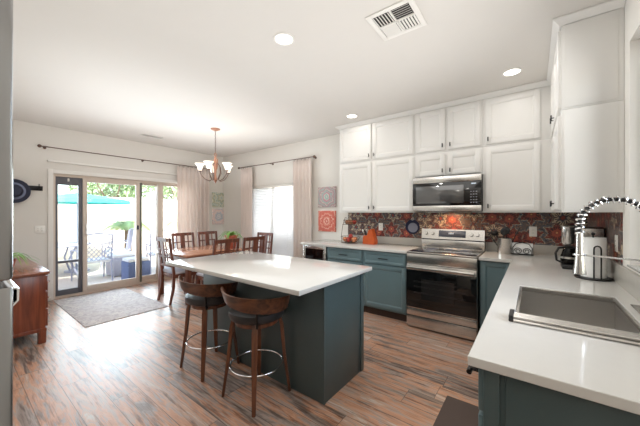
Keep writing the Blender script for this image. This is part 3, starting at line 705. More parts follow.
MB().box(-hw + .002, hw - .002, -.026, -.02, .252, .700, .002).build('door_glass', M['bglass'], dr)
w = MB(); w.box(-.20, .16, -.0268, -.026, .36, .60); w.build('window', M['ovenwin'], dr)
w = MB()
for zz in (.43, .50, .56):
    for dz in (0, .012): w.cyl((-.29, -.0272, zz + dz), (.27, -.0272, zz + dz), .0012, seg=6)
w.build('rack', M['rackdk'], dr)
w = MB(); w.box(-hw + .012, hw - .012, -.075, -.05, .712, .748, .01)
for s in (-1, 1): w.box(s * (hw - .03) - .014, s * (hw - .03) + .014, -.055, -.018, .716, .744, .004)
w.build('handle', M['steel'], dr)
w = MB(); w.box(-hw + .002, hw - .002, -.02, .025, .155, .236, .004); w.build('lower_trim', M['steel'], t)
w = MB(); w.box(-hw + .002, hw - .002, -.022, .025, .022, .147, .004); w.build('storage_drawer', M['steel'], t)
MB().box(-hw + .006, hw - .006, -.005, .02, .03, .76).build('gap', M['darkgap'], t)
bg = MB(); bg.box(-hw, hw, D - .10, D, .915, 1.02, .004); bg.prism([(D - .11, 1.035), (D - .085, 1.165), (D, 1.165), (D, 1.035)], 0, -hw, hw); B = bg.build('backguard', M['steel'], t)
MB().box(-hw + .006, hw - .006, D - .095, D - .01, 1.018, 1.037).build('vent_slot', M['black'], B)
tilt = Matrix.Translation((0, D - .11, 1.035)) @ Matrix.Rotation(-math.atan2(.025, .13), 4, 'X')
MB().box(-.155, .17, -.006, 0, .03, .115, .002, mtx=tilt).build('display', M['display'], B)
w = MB()
for k in range(4): w.box(-.03 + k * .016, -.021 + k * .016, -.0068, -.006, .068, .084, mtx=tilt)
w.build('digits', M['lcd'], B)
for x in (-.32, -.235, .235, .30, .355):
    if x == .355: continue
    w = MB(); q = bmesh.new(); bmesh.ops.create_cone(q, cap_ends=True, segments=20, radius1=.024, radius2=.02, depth=.03)
    w.add(q, tilt @ Matrix.Translation((x, -.018, .072)) @ Matrix.Rotation(PI / 2, 4, 'X')); w.box(x - .003, x + .003, -.037, -.03, .05, .094, mtx=tilt)
    w.build('knob', M['steel'], B)

# microwave
t = thing('microwave_oven', (-.8625, 3.70, 1.40), 'over-the-range stainless microwave with dark window and keypad', 'microwave')
hw = .3935
MB().box(-hw, hw, 0, YB - 3.70 - .01, 0, .432, .003).build('case', M['black'], t)
MB().box(-hw, hw, -.025, 0, .355, .43, .004).build('vent_trim', M['steel'], t)
MB().box(-hw, hw, -.025, 0, .0, .07, .004).build('lower_trim', M['steel'], t)
d = MB().box(-hw, hw, -.022, 0, .072, .353, .003).build('door', M['bglass'], t)
MB().box(-hw + .04, hw - .185, -.0235, -.022, .10, .315, .001).build('window', M['mwglass'], d)
w = MB()
for i in range(3):
    for j in range(5): w.box(hw - .115 + i * .028, hw - .10 + i * .028, -.0232, -.022, .10 + j * .032, .108 + j * .032)
w.build('keypad', M['rattan'], t)
MB().box(hw - .105, hw - .055, -.0235, -.022, .318, .332).build('clock', M['lcd'], t)
MB().box(-.25, .25, .08, .3, -.012, 0, .002).build('filter', M['steel'], t)
area('hood_lamp', (-.86, 3.90, 1.382), (0, 0, 0), .06, 3.2, (1, .60, .32), size_y=.05)

# ------------------------------------------------------------------ island
IX0, IX1, IY0, IY1 = -2.85, -1.125, 1.28, 2.25
t = thing('kitchen_island', (0, 0, 0), 'dark teal kitchen island base in the middle of the kitchen', 'kitchen island')
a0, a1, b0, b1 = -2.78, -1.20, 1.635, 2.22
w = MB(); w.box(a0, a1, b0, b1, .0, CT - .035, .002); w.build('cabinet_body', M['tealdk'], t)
MB().box(a1, a1 + .004, b0 - .004, b0 + .02, 0, CT - .035).build('corner_stile', M['tealdk'], t)
MB().box(a1, a1 + .008, b1 - .05, b1, 0, CT - .035, .001).build('corner_stile', M['tealdk'], t)
for i in range(3):
    x0 = a0 + .01 + i * .525; q = panel_door(-(x0 + .51), -x0, .13, .69, rail=.05); w = MB(); w.add(q.bm, Matrix.Translation((0, b1, 0)) @ Matrix.Rotation(PI, 4, 'Z')); dd = w.build('door', M['teal'], t)
    q = panel_door(-(x0 + .51), -x0, .705, .865, rail=.03, rec=.006); w = MB(); w.add(q.bm, Matrix.Translation((0, b1, 0)) @ Matrix.Rotation(PI, 4, 'Z')); dw = w.build('drawer', M['teal'], t)
    w = MB(); w.add(pull_h(-(x0 + .255), .785, .3 if i == 2 else .14).bm, Matrix.Translation((0, b1, 0)) @ Matrix.Rotation(PI, 4, 'Z')); w.build('handle', M['blackm'], dw)
    w = MB(); v = MB(); x = -(x0 + .47); v.cyl((x, -.05, .52), (x, -.05, .66), .006, seg=8); v.cyl((x, -.02, .54), (x, -.05, .54), .005, seg=8); v.cyl((x, -.02, .64), (x, -.05, .64), .005, seg=8)
    w.add(v.bm, Matrix.Translation((0, b1, 0)) @ Matrix.Rotation(PI, 4, 'Z')); w.build('handle', M['blackm'], dd)
o = MB().box(IX0, IX1, IY0, IY1, CT - .033, CT, .004).build('island_worktop', M['quartz']); tag(o, 'glossy white quartz slab topping the island, reflecting the window', 'worktop')

# ------------------------------------------------------------------ bar stools
def make_stool():
    t = thing('bar_stool', (0, 0, 0), 'x', 'stool', 'bar stools at the island')
    w = MB(); w.lathe([(.001, .585), (.165, .585), (.196, .60), (.208, .625), (.204, .655), (.18, .670), (.12, .674), (.001, .672)], seg=36); w.build('seat', M['leather'], t)
    w = MB(); w.lathe([(.001, .555), (.16, .555), (.165, .584), (.001, .584)], seg=32); w.build('seat_base', M['walnut'], t)
    for k in range(4):
        a = PI / 4 + k * PI / 2; c, s = math.cos(a), math.sin(a)
        w = MB(); top = Vector((c * .165, s * .165, .60)); bot = Vector((c * .25, s * .25, 0))
        tn = Vector((-s, c, 0)); bm = bmesh.new(); rings = []
        for f, wd, dp in ((0, .036, .024), (.12, .042, .026), (.5, .038, .024), (1, .026, .02)):
            p = top.lerp(bot, f); ra = Vector((c, s, 0)) * (.012 if f == .12 else 0)
            p = p + ra
            rings.append([bm.verts.new(p + tn * (wd / 2) * u + Vector((c, s, 0)) * dp / 2 * v) for u, v in ((1, 1), (-1, 1), (-1, -1), (1, -1))])
        for A, B_ in zip(rings, rings[1:]):
            for i in range(4): bm.faces.new((A[i], A[(i + 1) % 4], B_[(i + 1) % 4], B_[i]))
        bm.faces.new(rings[0][::-1]); bm.faces.new(rings[-1]); bmesh.ops.recalc_face_normals(bm, faces=bm.faces)
        bmesh.ops.bevel(bm, geom=list(bm.edges), offset=.004, segments=2, affect='EDGES')
        w.add(bm); w.build('leg', M['walnut'], t)
    w = MB(); w.tube([(.195 * math.cos(2 * PI * k / 48), .195 * math.sin(2 * PI * k / 48), .24) for k in range(48)], .007, 10, True); w.build('foot_ring', M['chrome'], t)
    # bent wood back centred on local -y
    bm = bmesh.new(); n = 40; rings = []
    for i in range(n + 1):
        u = -1 + 2 * i / n; a = math.radians(-48) + u * math.radians(85)
        r = .240 + .012 * (1 - abs(u)) ; e = abs(u)
        top = .80 - .028 * u - .012 * (u > 0) * u * u; hgt = .06 + .05 * math.sin(PI * min(1, max(0, (u + 1) / 1.5)) / 2) - (.03 * max(0, u - .4))
        if e > .93: hgt *= 1 - (e - .93) / .07 * .45
        th = .012; lean = .02
        q = []
        for rr_, zz in ((r + lean, top), (r, top - hgt), (r - th, top - hgt), (r - th + lean, top)):
            q.append(bm.verts.new((rr_ * math.cos(a), rr_ * math.sin(a), zz)))
        rings.append(q)
    for A, B_ in zip(rings, rings[1:]):
        for i in range(4): bm.faces.new((A[i], A[(i + 1) % 4], B_[(i + 1) % 4], B_[i]))
    bm.faces.new(rings[0][::-1]); bm.faces.new(rings[-1]); bmesh.ops.recalc_face_normals(bm, faces=bm.faces)
    w = MB(); w.add(bm); w.build('backrest', M['walnuth'], t)
    w = MB()
    for a in (math.radians(-40),):
        w.tube([(.15 * math.cos(a), .15 * math.sin(a), .575), (.205 * math.cos(a), .205 * math.sin(a), .58), (.230 * math.cos(a), .230 * math.sin(a), .62), (.236 * math.cos(a), .236 * math.sin(a), .74)], .009, 8)
    w.build('back_support', M['blackm'], t)
    return t
st = make_stool(); st.location = (-1.685, 1.43, 0); st.rotation_euler = (0, 0, math.radians(0)); st['label'] = 'walnut bar stool with black round seat, nearest the island corner'
# turn only seat back: whole stool turned in quarter steps keeps the square feet
dup(st, (-2.335, 1.44, 0), math.radians(0), 'walnut bar stool with black round seat, the one further left toward the dining table')

# ------------------------------------------------------------------ dining set
t = thing('dining_table', (-4.60, 2.86, 0), 'brown wooden dining table surrounded by lattice back chairs', 'table')
MB().box(-.52, .52, -.74, .41, .715, .745, .008).build('tabletop', M['dinetop'], t)
w = MB(); w.box(-.44, .44, -.66, -.64, .63, .715); w.box(-.44, .44, .33, .35, .63, .715); w.box(-.46, -.44, -.66, .35, .63, .715); w.box(.44, .46, -.66, .35, .63, .715); w.build('apron', M['dine'], t)
for sx in (-1, 1):
    for sy in (-.66, .115): MB().box(sx * .45 - .035, sx * .45 + .035, sy - .035, sy + .035, 0, .715, .004).build('leg', M['dine'], t)
def make_chair():
    t = thing('dining_chair', (0, 0, 0), 'x', 'chair', 'lattice back dining chairs')
    w = MB(); w.box(-.21, .21, -.19, .22, .44, .485, .02); w.build('seat', M['seatcl'], t)
    w = MB(); w.box(-.20, .20, -.19, .205, .385, .44, .004); w.build('seat_frame', M['dine'], t)
    for s in (-1, 1):
        MB().prism([(.165, .0), (.195, 0), (.21, .385), (.165, .385)], 0, s * .19 - .02, s * .19 + .02, .003).build('leg', M['dine'], t)
    lean = lambda z: -.205 - max(0, z - .45) * .13
    for s in (-1, 1):
        w = MB(); prof = [(-.265, 0), (-.235, 0), (-.18, .25), (-.175, .45), (-.245, 1.0), (-.275, 1.0), (-.212, .45), (-.215, .25)]
        w.prism(prof, 0, s * .195 - .018, s * .195 + .018, .003); w.build('leg', M['dine'], t)
    w = MB()
    def slat(x0, x1, z0, z1, th=.018):
        pa = [(lean(z0) - .012 - th / 2, z0), (lean(z0) - .012 + th / 2, z0), (lean(z1) - .012 + th / 2, z1), (lean(z1) - .012 - th / 2, z1)]
        w.prism(pa, 0, x0, x1)
    slat(-.178, .178, .945, 1.0, .024); slat(-.178, .178, .56, .60)
    slat(-.042, .042, .60, .945); slat(-.118, -.10, .60, .945, .014); slat(.10, .118, .60, .945, .014)
    for z in (.70, .815): slat(-.178, -.045, z, z + .02, .014); slat(.045, .178, z, z + .02, .014)
    w.build('back_lattice', M['dine'], t)
    return t
ch = make_chair()
cs = [(-4.54, 2.27, 0, 'lattice back dining chair at the table end nearest the sliding door rug'),
      (-3.83, 2.47, PI / 2, 'lattice back dining chair behind the island corner, left of the two close together'),
      (-3.83, 2.98, PI / 2, 'lattice back dining chair behind the island, right of its close twin'),
      (-5.08, 2.72, -PI / 2, 'lattice back dining chair on the far side of the table, nearer the sliding door'),
      (-5.08, 3.23, -PI / 2, 'pale sunlit dining chair far side, beside the long curtain'),
      (-4.12, 3.44, PI, 'lattice back dining chair against the bright window blinds')]
for i, (x, y, r, lb) in enumerate(cs):
    c = ch if i == 0 else dup(ch)
    c.location = (x, y, 0); c.rotation_euler = (0, 0, r); c['label'] = lb
# table plant
def grass_leaf(w, base, ang, L_, lift, wd):
    n = 7; prev = None; bm = bmesh.new(); d = Vector((math.cos(ang), math.sin(ang), 0)); s = Vector((-d.y, d.x, 0)); R_ = []
    for i in range(n + 1):
        f = i / n; p = Vector(base) + d * L_ * f + Vector((0, 0, lift * (f - 1.15 * f * f) * 2)); ww = wd * (1 - f) ** .6 + .0008
        R_.append((bm.verts.new(p - s * ww / 2), bm.verts.new(p + s * ww / 2)))
    for a, b in zip(R_, R_[1:]): bm.faces.new((a[0], a[1], b[1], b[0]))
    w.add(bm)
def potted(loc, label, pr, ph, n, L_, lift, seed, m=M['terra']):
    r = random.Random(seed); t = thing('potted_plant', loc, label, 'plant')
    MB().lathe([(pr * .62, 0), (pr * .7, .01), (pr * .95, ph * .85), (pr * 1.05, ph * .86), (pr * 1.05, ph), (pr * .93, ph), (pr * .9, ph * .9), (.001, ph * .9)]).build('pot', m, t)
    w = MB()
    for i in range(n): grass_leaf(w, (r.uniform(-.02, .02), r.uniform(-.02, .02), ph * .9), r.uniform(0, 2 * PI), L_ * r.uniform(.45, 1), lift * r.uniform(.6, 1.3), .022)
    w.build('leaves', M['leafg'], t, solid=.001)
    return t
potted((-4.35, 3.10, .745), 'spider plant with arching green leaves in a terracotta pot on the dining table', .11, .235, 34, .30, .17, 3)

# chandelier
cx, cy = -4.13, 2.64
t = thing('chandelier', (cx, cy, ZC), 'copper chandelier with upturned frosted glass shades above the dining table', 'chandelier')
w = MB(); w.lathe([(.001, -.035), (.03, -.03), (.07, -.012), (.075, 0)], seg=28); w.build('canopy', M['copper'], t)
w = MB(); 
for i in range(11):
    z = -.05 - i * .032; 
    pts = [(.008 * math.cos(2 * PI * k / 10) * (1 if i % 2 else 0), .008 * math.cos(2 * PI * k / 10) * (0 if i % 2 else 1), z + .019 * math.sin(2 * PI * k / 10)) for k in range(10)]
    w.tube(pts, .0028, 6, True)
w.build('chain', M['bronze'], t)
w = MB(); w.tube([(0, .02 * math.sin(2 * PI * k / 16), -.425 + .03 * math.cos(2 * PI * k / 16)) for k in range(16)], .005, 6, True)
w.lathe([(.006, -.455), (.018, -.47), (.012, -.50), (.02, -.55), (.028, -.60), (.02, -.66), (.012, -.74), (.022, -.80), (.035, -.83), (.02, -.855), (.012, -.87), (.001, -.89)], seg=20)
for k in range(3):
    a = 2 * PI * k / 3 + .5
    w.tube([(.02 * math.cos(a + s * 2) + s * .03 * math.cos(a), .02 * math.sin(a + s * 2) + s * .03 * math.sin(a), -.66 + .17 * s) for s in [i / 10 for i in range(11)]], .009, 8)
w.build('stem', M['copper'], t)
for k in range(5):
    a = 2 * PI * k / 5 + math.radians(15); c, s = math.cos(a), math.sin(a)
    pts = [(.0, -.60), (.05, -.56), (.09, -.62), (.10, -.72), (.05, -.82), (.09, -.85), (.16, -.82), (.22, -.75), (.235, -.70)]
    pr = []
    for i in range(len(pts) - 1):
        for q in range(3):
            f = q / 3; pr.append((pts[i][0] * (1 - f) + pts[i + 1][0] * f, pts[i][1] * (1 - f) + pts[i + 1][1] * f))
    pr.append(pts[-1])
    w = MB(); w.tube([(c * p[0], s * p[0], p[1]) for p in pr], .0065, 8)
    w.lathe([(.008, -.71), (.03, -.70), (.028, -.69), (.018, -.685)], (c * .235, s * .235, 0), 16); arm = w.build('arm', M['bronze'], t)
    w = MB(); w.lathe([(.022, -.69), (.03, -.67), (.04, -.63), (.055, -.595), (.078, -.575), (.075, -.573), (.05, -.592), (.035, -.63), (.02, -.67)], (c * .235, s * .235, 0), 24); w.build('shade', M['shadegl'], arm)
pl = bpy.data.lights.new('chandelier_light', 'POINT'); pl.energy = 3; pl.color = (1, .85, .68); pl.shadow_soft_size = .12
po = bpy.data.objects.new('chandelier_light', pl); COL.objects.link(po); po.location = (cx, cy, ZC - .5)

# ------------------------------------------------------------------ curtains, rods, pictures
def curtain(name, p0, p1, z0, z1, nf, amp, label, m=M['curtain'], seed=1):
    r = random.Random(seed); p0, p1 = Vector(p0), Vector(p1); d = (p1 - p0); Ln = d.length; d.normalize(); nrm = Vector((-d.y, d.x))
    t = thing(name, ((p0.x + p1.x) / 2, (p0.y + p1.y) / 2, 0), label, 'curtain'); c = (p0 + p1) / 2
    nx, nz = nf * 12, 14; bm = bmesh.new(); V_ = []
    ph = [r.uniform(.7, 1.3) for _ in range(nf + 2)]
    for j in range(nz + 1):
        fz = j / nz; row = []
        for i in range(nx + 1):
            f = i / nx; k = f * nf; am = amp * ph[int(k)] * (1 - .35 * fz) 
            wob = .012 * math.sin(6 * f + 3 * fz) * (1 - fz)
            off = am * math.sin(2 * PI * k + .25 * math.sin(3 * fz + k)) + wob
            q = p0 + d * (Ln * f) + nrm * off - c; row.append(bm.verts.new((q.x, q.y, z0 + (z1 - z0) * fz)))
        V_.append(row)
    for j in range(nz):
        for i in range(nx): bm.faces.new((V_[j][i], V_[j][i + 1], V_[j + 1][i + 1], V_[j + 1][i]))
    w = MB(); w.add(bm); w.build('drape', m, t, solid=.003)
    w = MB()
    for i in range(nf):
        q = p0 + d * (Ln * (i + .5) / nf) - c
        u = Vector((nrm.x, nrm.y, 0)); w.tube([Vector((q.x, q.y, z1 + .0)) + u * .019 * math.cos(2 * PI * k / 12) + Vector((0, 0, .019 * math.sin(2 * PI * k / 12))) for k in range(12)], .0022, 6, True)
    w.build('rings', M['bronze'], t)
xr = XL + .10
curtain('curtain', (xr, 2.93), (xr, 3.66), .02, 2.38, 8, .042, 'long pale pink curtain bunched beside the sliding glass door', seed=4)
yr = YB - .10
curtain('curtain', (-5.27, yr), (-4.87, yr), .02, 2.38, 5, .03, 'narrow pale curtain left of the blind-covered window, near the corner', seed=5)
curtain('curtain', (-3.67, yr), (-3.22, yr), .02, 2.38, 5, .032, 'pale curtain right of the blind-covered window, above the beverage cooler', seed=6)
t = thing('curtain_rod', (xr, 2.3, 2.40), 'thin dark curtain rod over the sliding door', 'curtain rod')
MB().cyl((0, -1.43, 0), (0, 1.42, 0), .008, seg=12).build('rod', M['bronze'], t)
for s in (-1.45, 1.44): MB().ball((0, s, 0), .026).build('finial', M['bronze'], t)
for yy in (-1.38, 0.0, 1.38):
    w = MB(); w.cyl((0, yy, -.004), (-.096, yy, -.004), .006, seg=8); w.cyl((-.099, yy, -.004), (-.09, yy, -.004), .02, seg=14); w.build('bracket', M['bronze'], t)
t = thing('curtain_rod', (-4.24, yr, 2.40), 'thin dark curtain rod over the blind-covered window', 'curtain rod')
MB().cyl((-1.07, 0, 0), (1.07, 0, 0), .008, seg=12).build('rod', M['bronze'], t)
for s in (-1.09, 1.09): MB().ball((s, 0, 0), .026).build('finial', M['bronze'], t)
for xx in (-1.05, -.08, 1.05):
    w = MB(); w.cyl((xx, 0, -.004), (xx, .096, -.004), .006, seg=8); w.cyl((xx, .09, -.004), (xx, .099, -.004), .02, seg=14); w.build('bracket', M['bronze'], t)

def picture(loc, w_, h_, m, label, axis):
    t = thing('picture', loc, label, 'picture', 'small square wall pictures')
    if axis == 'y': 
        MB().box(-w_ / 2, w_ / 2, -.025, -.001, -h_ / 2, h_ / 2, .004).build('canvas', m, t)
    else: MB().box(.001, .025, -w_ / 2, w_ / 2, -h_ / 2, h_ / 2, .004).build('canvas', m, t)
pk, gn, cr_, rd = rgb(214, 160, 158), rgb(148, 172, 158), rgb(226, 218, 204), rgb(204, 106, 88)
picture((XL, 3.965, 1.70), .34, .345, art('art_green', (rgb(206, 206, 192), rgb(158, 174, 164), rgb(182, 192, 184), rgb(184, 180, 148)), 3.2, 6, (1, 2)), 'small green and cream floral picture in the corner by the curtain, upper one', 'x')
picture((XL, 3.965, 1.295), .34, .37, medallion('art_pink', (rgb(216, 208, 202), rgb(184, 186, 192), rgb(170, 176, 184), rgb(222, 196, 188)), (1, 2), 8), 'small pale pink medallion picture in the corner by the curtain, lower one', 'x')
picture((-2.93, YB, 1.665), .385, .36, medallion('art_multi', (rgb(206, 202, 192), rgb(150, 182, 176), rgb(192, 138, 148), rgb(176, 150, 152)), (0, 2), 6), 'small multicoloured floral picture left of the wall cabinets, upper one', 'y')
picture((-2.93, YB, 1.235), .375, .37, medallion('art_coral', (rgb(226, 184, 166), rgb(196, 98, 84), rgb(210, 130, 112), rgb(206, 112, 96)), (0, 2), 12), 'small coral red mandala picture left of the wall cabinets, lower one', 'y')

def outlet(loc, axis, label, gangs=1):
    t = thing('wall_outlet', loc, label, 'outlet', 'white wall plates'); hw_ = .036 + .023 * (gangs - 1)
    R_ = {'y': Matrix.Identity(4), '+x': Matrix.Rotation(PI / 2, 4, 'Z'), '-x': Matrix.Rotation(-PI / 2, 4, 'Z')}[axis]
    w = MB(); w.box(-hw_, hw_, -.006, -.0005, -.058, .058, .003, mtx=R_); w.build('plate', M['plate'], t)
    for g in range(gangs):
        x = (g - (gangs - 1) / 2) * .046
        w = MB(); w.box(x - .016, x + .016, -.0085, -.006, -.033, .033, .002, mtx=R_); ins = w.build('socket', M['plate'], t)
        w = MB()
        for z in (-.017, .017):
            for s in (-.006, .006): w.box(x + s - .001, x + s + .001, -.0088, -.0085, z - .005, z + .005, mtx=R_)
        w.build('slots', M['darkgap'], ins)
outlet((-1.90, YB - .005, 1.165), 'y', 'white outlet plate on the floral backsplash near the knife block')
outlet((.0, YB - .005, 1.165), 'y', 'white outlet plate on the floral backsplash above the napkin holder')
outlet((XR - .005, 2.79, 1.17), '-x', 'white outlet plate on the sink wall splash behind the paper towels')
outlet((XL, .87, 1.125), '+x', 'white double switch plate on the wall beside the sliding door', 2)

# ------------------------------------------------------------------ counter objects
# fruit basket
bxx, byy = -2.27, 3.80
t = thing('fruit_basket', (bxx, byy, CT), 'two-tier bronze wire fruit basket left on the counter', 'basket')
w = MB()
def tier(w, z, r, h_):
    for rr_, zz in ((r, z + h_), (r * .85, z + h_ * .5), (r * .55, z)):
        w.tube([(rr_ * math.cos(2 * PI * k / 32), rr_ * math.sin(2 * PI * k / 32), zz) for k in range(32)], .003, 6, True)
    for k in range(16):
        a = 2 * PI * k / 16; w.tube([(0, 0, z), (r * .55 * math.cos(a), r * .55 * math.sin(a), z), (r * .85 * math.cos(a), r * .85 * math.sin(a), z + h_ * .5), (r * math.cos(a), r * math.sin(a), z + h_)], .002, 5)
tier(w, .02, .155, .085); w.build('lower_basket', M['wire'], t)
w = MB(); tier(w, .29, .115, .07); w.build('upper_basket', M['wire'], t)
w = MB(); w.tube([(-.165, 0, .0), (-.17, 0, .12), (-.15, 0, .26), (-.115, 0, .36), (-.10, 0, .40), (-.06, 0, .385)], .004, 6); w.tube([(-.165, 0, .004), (0, .09, .004), (.12, 0, .004), (0, -.09, .004), (-.165, 0, .004)], .004, 6)
for p in ((-.06, 0), (.06, 0)): w.cyl((p[0], 0, .004), (p[0], 0, .02), .003, seg=6)
w.tube([(-.15, 0, .29), (-.06, 0, .29), (0, 0, .29)], .004, 6)
w.build('stand', M['wire'], t)
def fruit(dx, dy, z, r, m, label, kind):
    w = MB(); w.lathe([(.001, .12 * r), (.35 * r, 0), (.8 * r, .35 * r), (r, .95 * r), (.85 * r, 1.5 * r), (.4 * r, 1.85 * r), (.1 * r, 1.75 * r), (.001, 1.7 * r)], seg=18)
    t = tag(w.build(kind, m, loc=(bxx + dx, byy + dy, CT + z)), label, 'fruit', 'fruit in the two-tier basket')
    MB().cyl((0, 0, 1.7 * r), (.004, 0, 2.1 * r), .0015, seg=6).build('stem', M['bark'], t)
fruit(-.07, -.05, .027, .038, M['peach'], 'orange fruit at front left of the lower basket', 'peach')
fruit(.0, -.07, .027, .037, M['apple'], 'red fruit at front centre of the lower basket', 'apple')
fruit(.075, -.04, .027, .037, M['peach'], 'orange fruit at front right of the lower basket', 'peach')
fruit(-.04, .05, .027, .038, M['apple'], 'red fruit at back left of the lower basket', 'apple')
fruit(.045, .055, .027, .038, M['peach'], 'orange fruit at back right of the lower basket', 'peach')
fruit(.0, -.0, .075, .035, M['apple'], 'red fruit on top of the lower basket pile', 'apple')
fruit(-.052, -.02, .297, .034, M['onion'], 'brown round fruit at left of the upper basket', 'onion')
fruit(.02, -.05, .297, .034, M['onion'], 'brown round fruit at front of the upper basket', 'onion')
fruit(.055, .02, .297, .033, M['apple'], 'reddish fruit at right of the upper basket', 'apple')
fruit(-.01, .045, .297, .033, M['onion'], 'brown round fruit at back of the upper basket', 'onion')

# knife block (leaning) and knives
kx, ky = -1.975, 3.86
t = thing('knife_block', (kx, ky, CT), 'orange slanted knife block beside the fruit basket', 'knife block')
MB().prism([(-.095, .0), (.105, 0), (.115, .05), (.055, .235), (.005, .215), (-.02, .13), (-.085, .125)], 1, -.055, .055, .008).build('block', M['orange'], t)
w = MB(); w.box(-.055, -.045, -.03, .03, .06, .08); 
for i, (dx, dz, m, lb) in enumerate(((-.075, .127, 'steel', 'steel handled knife standing leftmost in the orange block'), (-.055, .128, 'black', 'black handled knife second from left in the orange block'), (-.035, .129, 'steel', 'steel handled knife in the middle of the orange block'))):
    k = thing('knife', (kx + dx, ky - .02 + i * .018, CT + dz), lb, 'knife', 'knives in the orange block')
    R_ = Matrix.Rotation(math.radians(-18), 4, 'Y')
    MB().box(-.009, .009, -.006, .006, .003, .095, .004, mtx=R_).build('handle', M[m], k); MB().box(-.007, .007, -.001, .001, -.0, .003, mtx=R_).build('blade', M['steel'], k)
# pot holder hung on splash
t = thing('pot_holder', (-1.40, YB - .014, 1.18), 'round navy pot holder with grey face hanging left of the range', 'pot holder')
M90 = Matrix.Rotation(PI / 2, 4, 'X')
w = MB(); w.lathe([(.001, -.006), (.098, -.006), (.105, 0), (.098, .006), (.001, .006)], seg=32, mtx=M90); w.build('pad', M['navy'], t)
w = MB(); w.lathe([(.001, 0), (.07, 0), (.07, .003), (.001, .003)], (.008, -.012, .006), seg=28, mtx=M90); w.build('face', M['bluegrey'], t)
w = MB(); w.tube([(.012 * math.cos(2 * PI * k / 14), -.004, .112 + .018 * math.sin(2 * PI * k / 14)) for k in range(14)], .003, 6, True); w.build('loop', M['cushion'], t)

# crock + utensils
ux, uy = -.262, 3.87
t = thing('utensil_crock', (ux, uy, CT), 'brushed steel crock holding cooking utensils right of the range', 'utensil holder')
w = MB(); w.lathe([(.001, 0), (.068, 0), (.072, .005), (.072, .175), (.075, .18), (.069, .18), (.068, .01), (.001, .01)], seg=32); w.build('crock', M['steel'], t)
def utensil(name, ang, tilt_, ln, head, lb):
    t = thing(name, (ux + .02 * math.cos(ang), uy + .02 * math.sin(ang), CT + .012), lb, 'utensil', 'utensils in the steel crock')
    R_ = Matrix.Rotation(ang, 4, 'Z') @ Matrix.Rotation(tilt_, 4, 'Y')
    w = MB(); q = bmesh.new(); bmesh.ops.create_cone(q, cap_ends=True, segments=10, radius1=.006, radius2=.005, depth=ln); w.add(q, R_ @ Matrix.Translation((0, 0, ln / 2))); w.build('handle', M['black'], t)
    w = MB()
    if head == 'spoon': w.ball((0, 0, 0), .036, (.35, 1, 1.3), 2, mtx=R_ @ Matrix.Translation((0, 0, ln + .03)))
    elif head == 'ladle': w.ball((0, 0, 0), .042, (1, 1, .8), 2, mtx=R_ @ Matrix.Translation((.02, 0, ln + .02)))
    else: w.box(-.004, .004, -.034, .034, -.01, .085, .003, mtx=R_ @ Matrix.Translation((0, 0, ln)))
    w.build('head', M['black'], t)
utensil('ladle', PI * .9, .28, .215, 'ladle', 'black ladle leaning left out of the crock')
utensil('cooking_spoon', -PI * .5, .18, .22, 'spoon', 'black rounded spoon at the front of the crock')
utensil('spatula', .15, .40, .24, 'spat', 'black spatula leaning far right out of the crock')
utensil('spatula', PI * 1.05, .55, .20, 'spat', 'black spatula leaning far left out of the crock')
utensil('cooking_spoon', PI * .4, .15, .225, 'spoon', 'black spoon upright at the back of the crock')

# napkin holder with scrolls
t = thing('napkin_holder', (-.095, 3.90, CT), 'black wire scroll holder full of white napkins by the backsplash', 'napkin holder')
w = MB(); w.box(-.10, .10, -.022, .03, .002, .006)
fr = [(-.085, -.03, .01), (-.088, -.03, .08), (-.06, -.03, .125), (0, -.03, .14), (.06, -.03, .125), (.088, -.03, .08), (.085, -.03, .01)]
w.tube(fr, .004, 8); w.tube([(-.10, -.03, .012), (.10, -.03, .012)], .004, 8); w.tube([(p[0], .035, p[2]) for p in fr], .004, 8); w.tube([(-.085, -.03, .004), (-.085, .035, .004)], .004, 6); w.tube([(.085, -.03, .004), (.085, .035, .004)], .004, 6)
for s in (-1, 1):
    w.tube([(s * (.038 + (.012 + .026 * (1 - i / 24)) * math.cos(i * .42)), -.03, .045 + (.010 + .026 * (1 - i / 24)) * math.sin(i * .42)) for i in range(25)], .0035, 6)
w.build('wire_frame', M['blackm'], t)
o = MB().box(-.095, .095, -.022, .028, 0, .125, .006).build('napkin_stack', M['paper']); o.location = (-.095, 3.90, CT + .007); tag(o, 'stack of white napkins held in the black scroll holder', 'napkins')

# coffee maker
t = thing('coffee_maker', (.325, 3.22, CT), 'black and silver drip coffee maker behind the paper towel roll', 'coffee maker')
MB().box(-.13, .13, -.10, .10, 0, .035, .008).build('base', M['black'], t)
MB().box(.02, .13, -.10, .10, .035, .27, .006).build('tower', M['black'], t)
MB().box(-.045, .13, -.10, .10, .27, .355, .012).build('brew_head', M['black'], t)
MB().box(-.03, .12, -.104, -.10, .28, .345, .003).build('front_badge', M['steel'], t)
w = MB(); w.lathe([(.001, .20), (.03, .20), (.042, .215), (.045, .35), (.038, .358), (.001, .36)], (-.085, 0, 0), 24); w.build('filter_basket', M['steel'], t)
c = thing('coffee_carafe', (.325 - .075, 3.22, CT + .036), 'dark glass coffee carafe with black handle on the coffee maker', 'carafe')
w = MB(); w.lathe([(.001, 0), (.055, 0), (.062, .02), (.062, .06), (.045, .115), (.04, .13), (.038, .13), (.043, .112), (.059, .06), (.059, .02), (.001, .004)], seg=28); w.build('jug', M['carafe'], c)
MB().lathe([(.001, .15), (.03, .148), (.044, .14), (.044, .13), (.001, .13)], seg=28).build('lid', M['black'], c)
w = MB(); w.tube([(-.03, -.03, .14), (-.075, -.055, .135), (-.095, -.065, .09), (-.088, -.06, .03), (-.06, -.04, .015)], .009, 8); w.build('handle', M['black'], c)
MB().lathe([(.063, .045), (.064, .062), (.062, .062), (.061, .045)], seg=28).build('band', M['steel'], c)

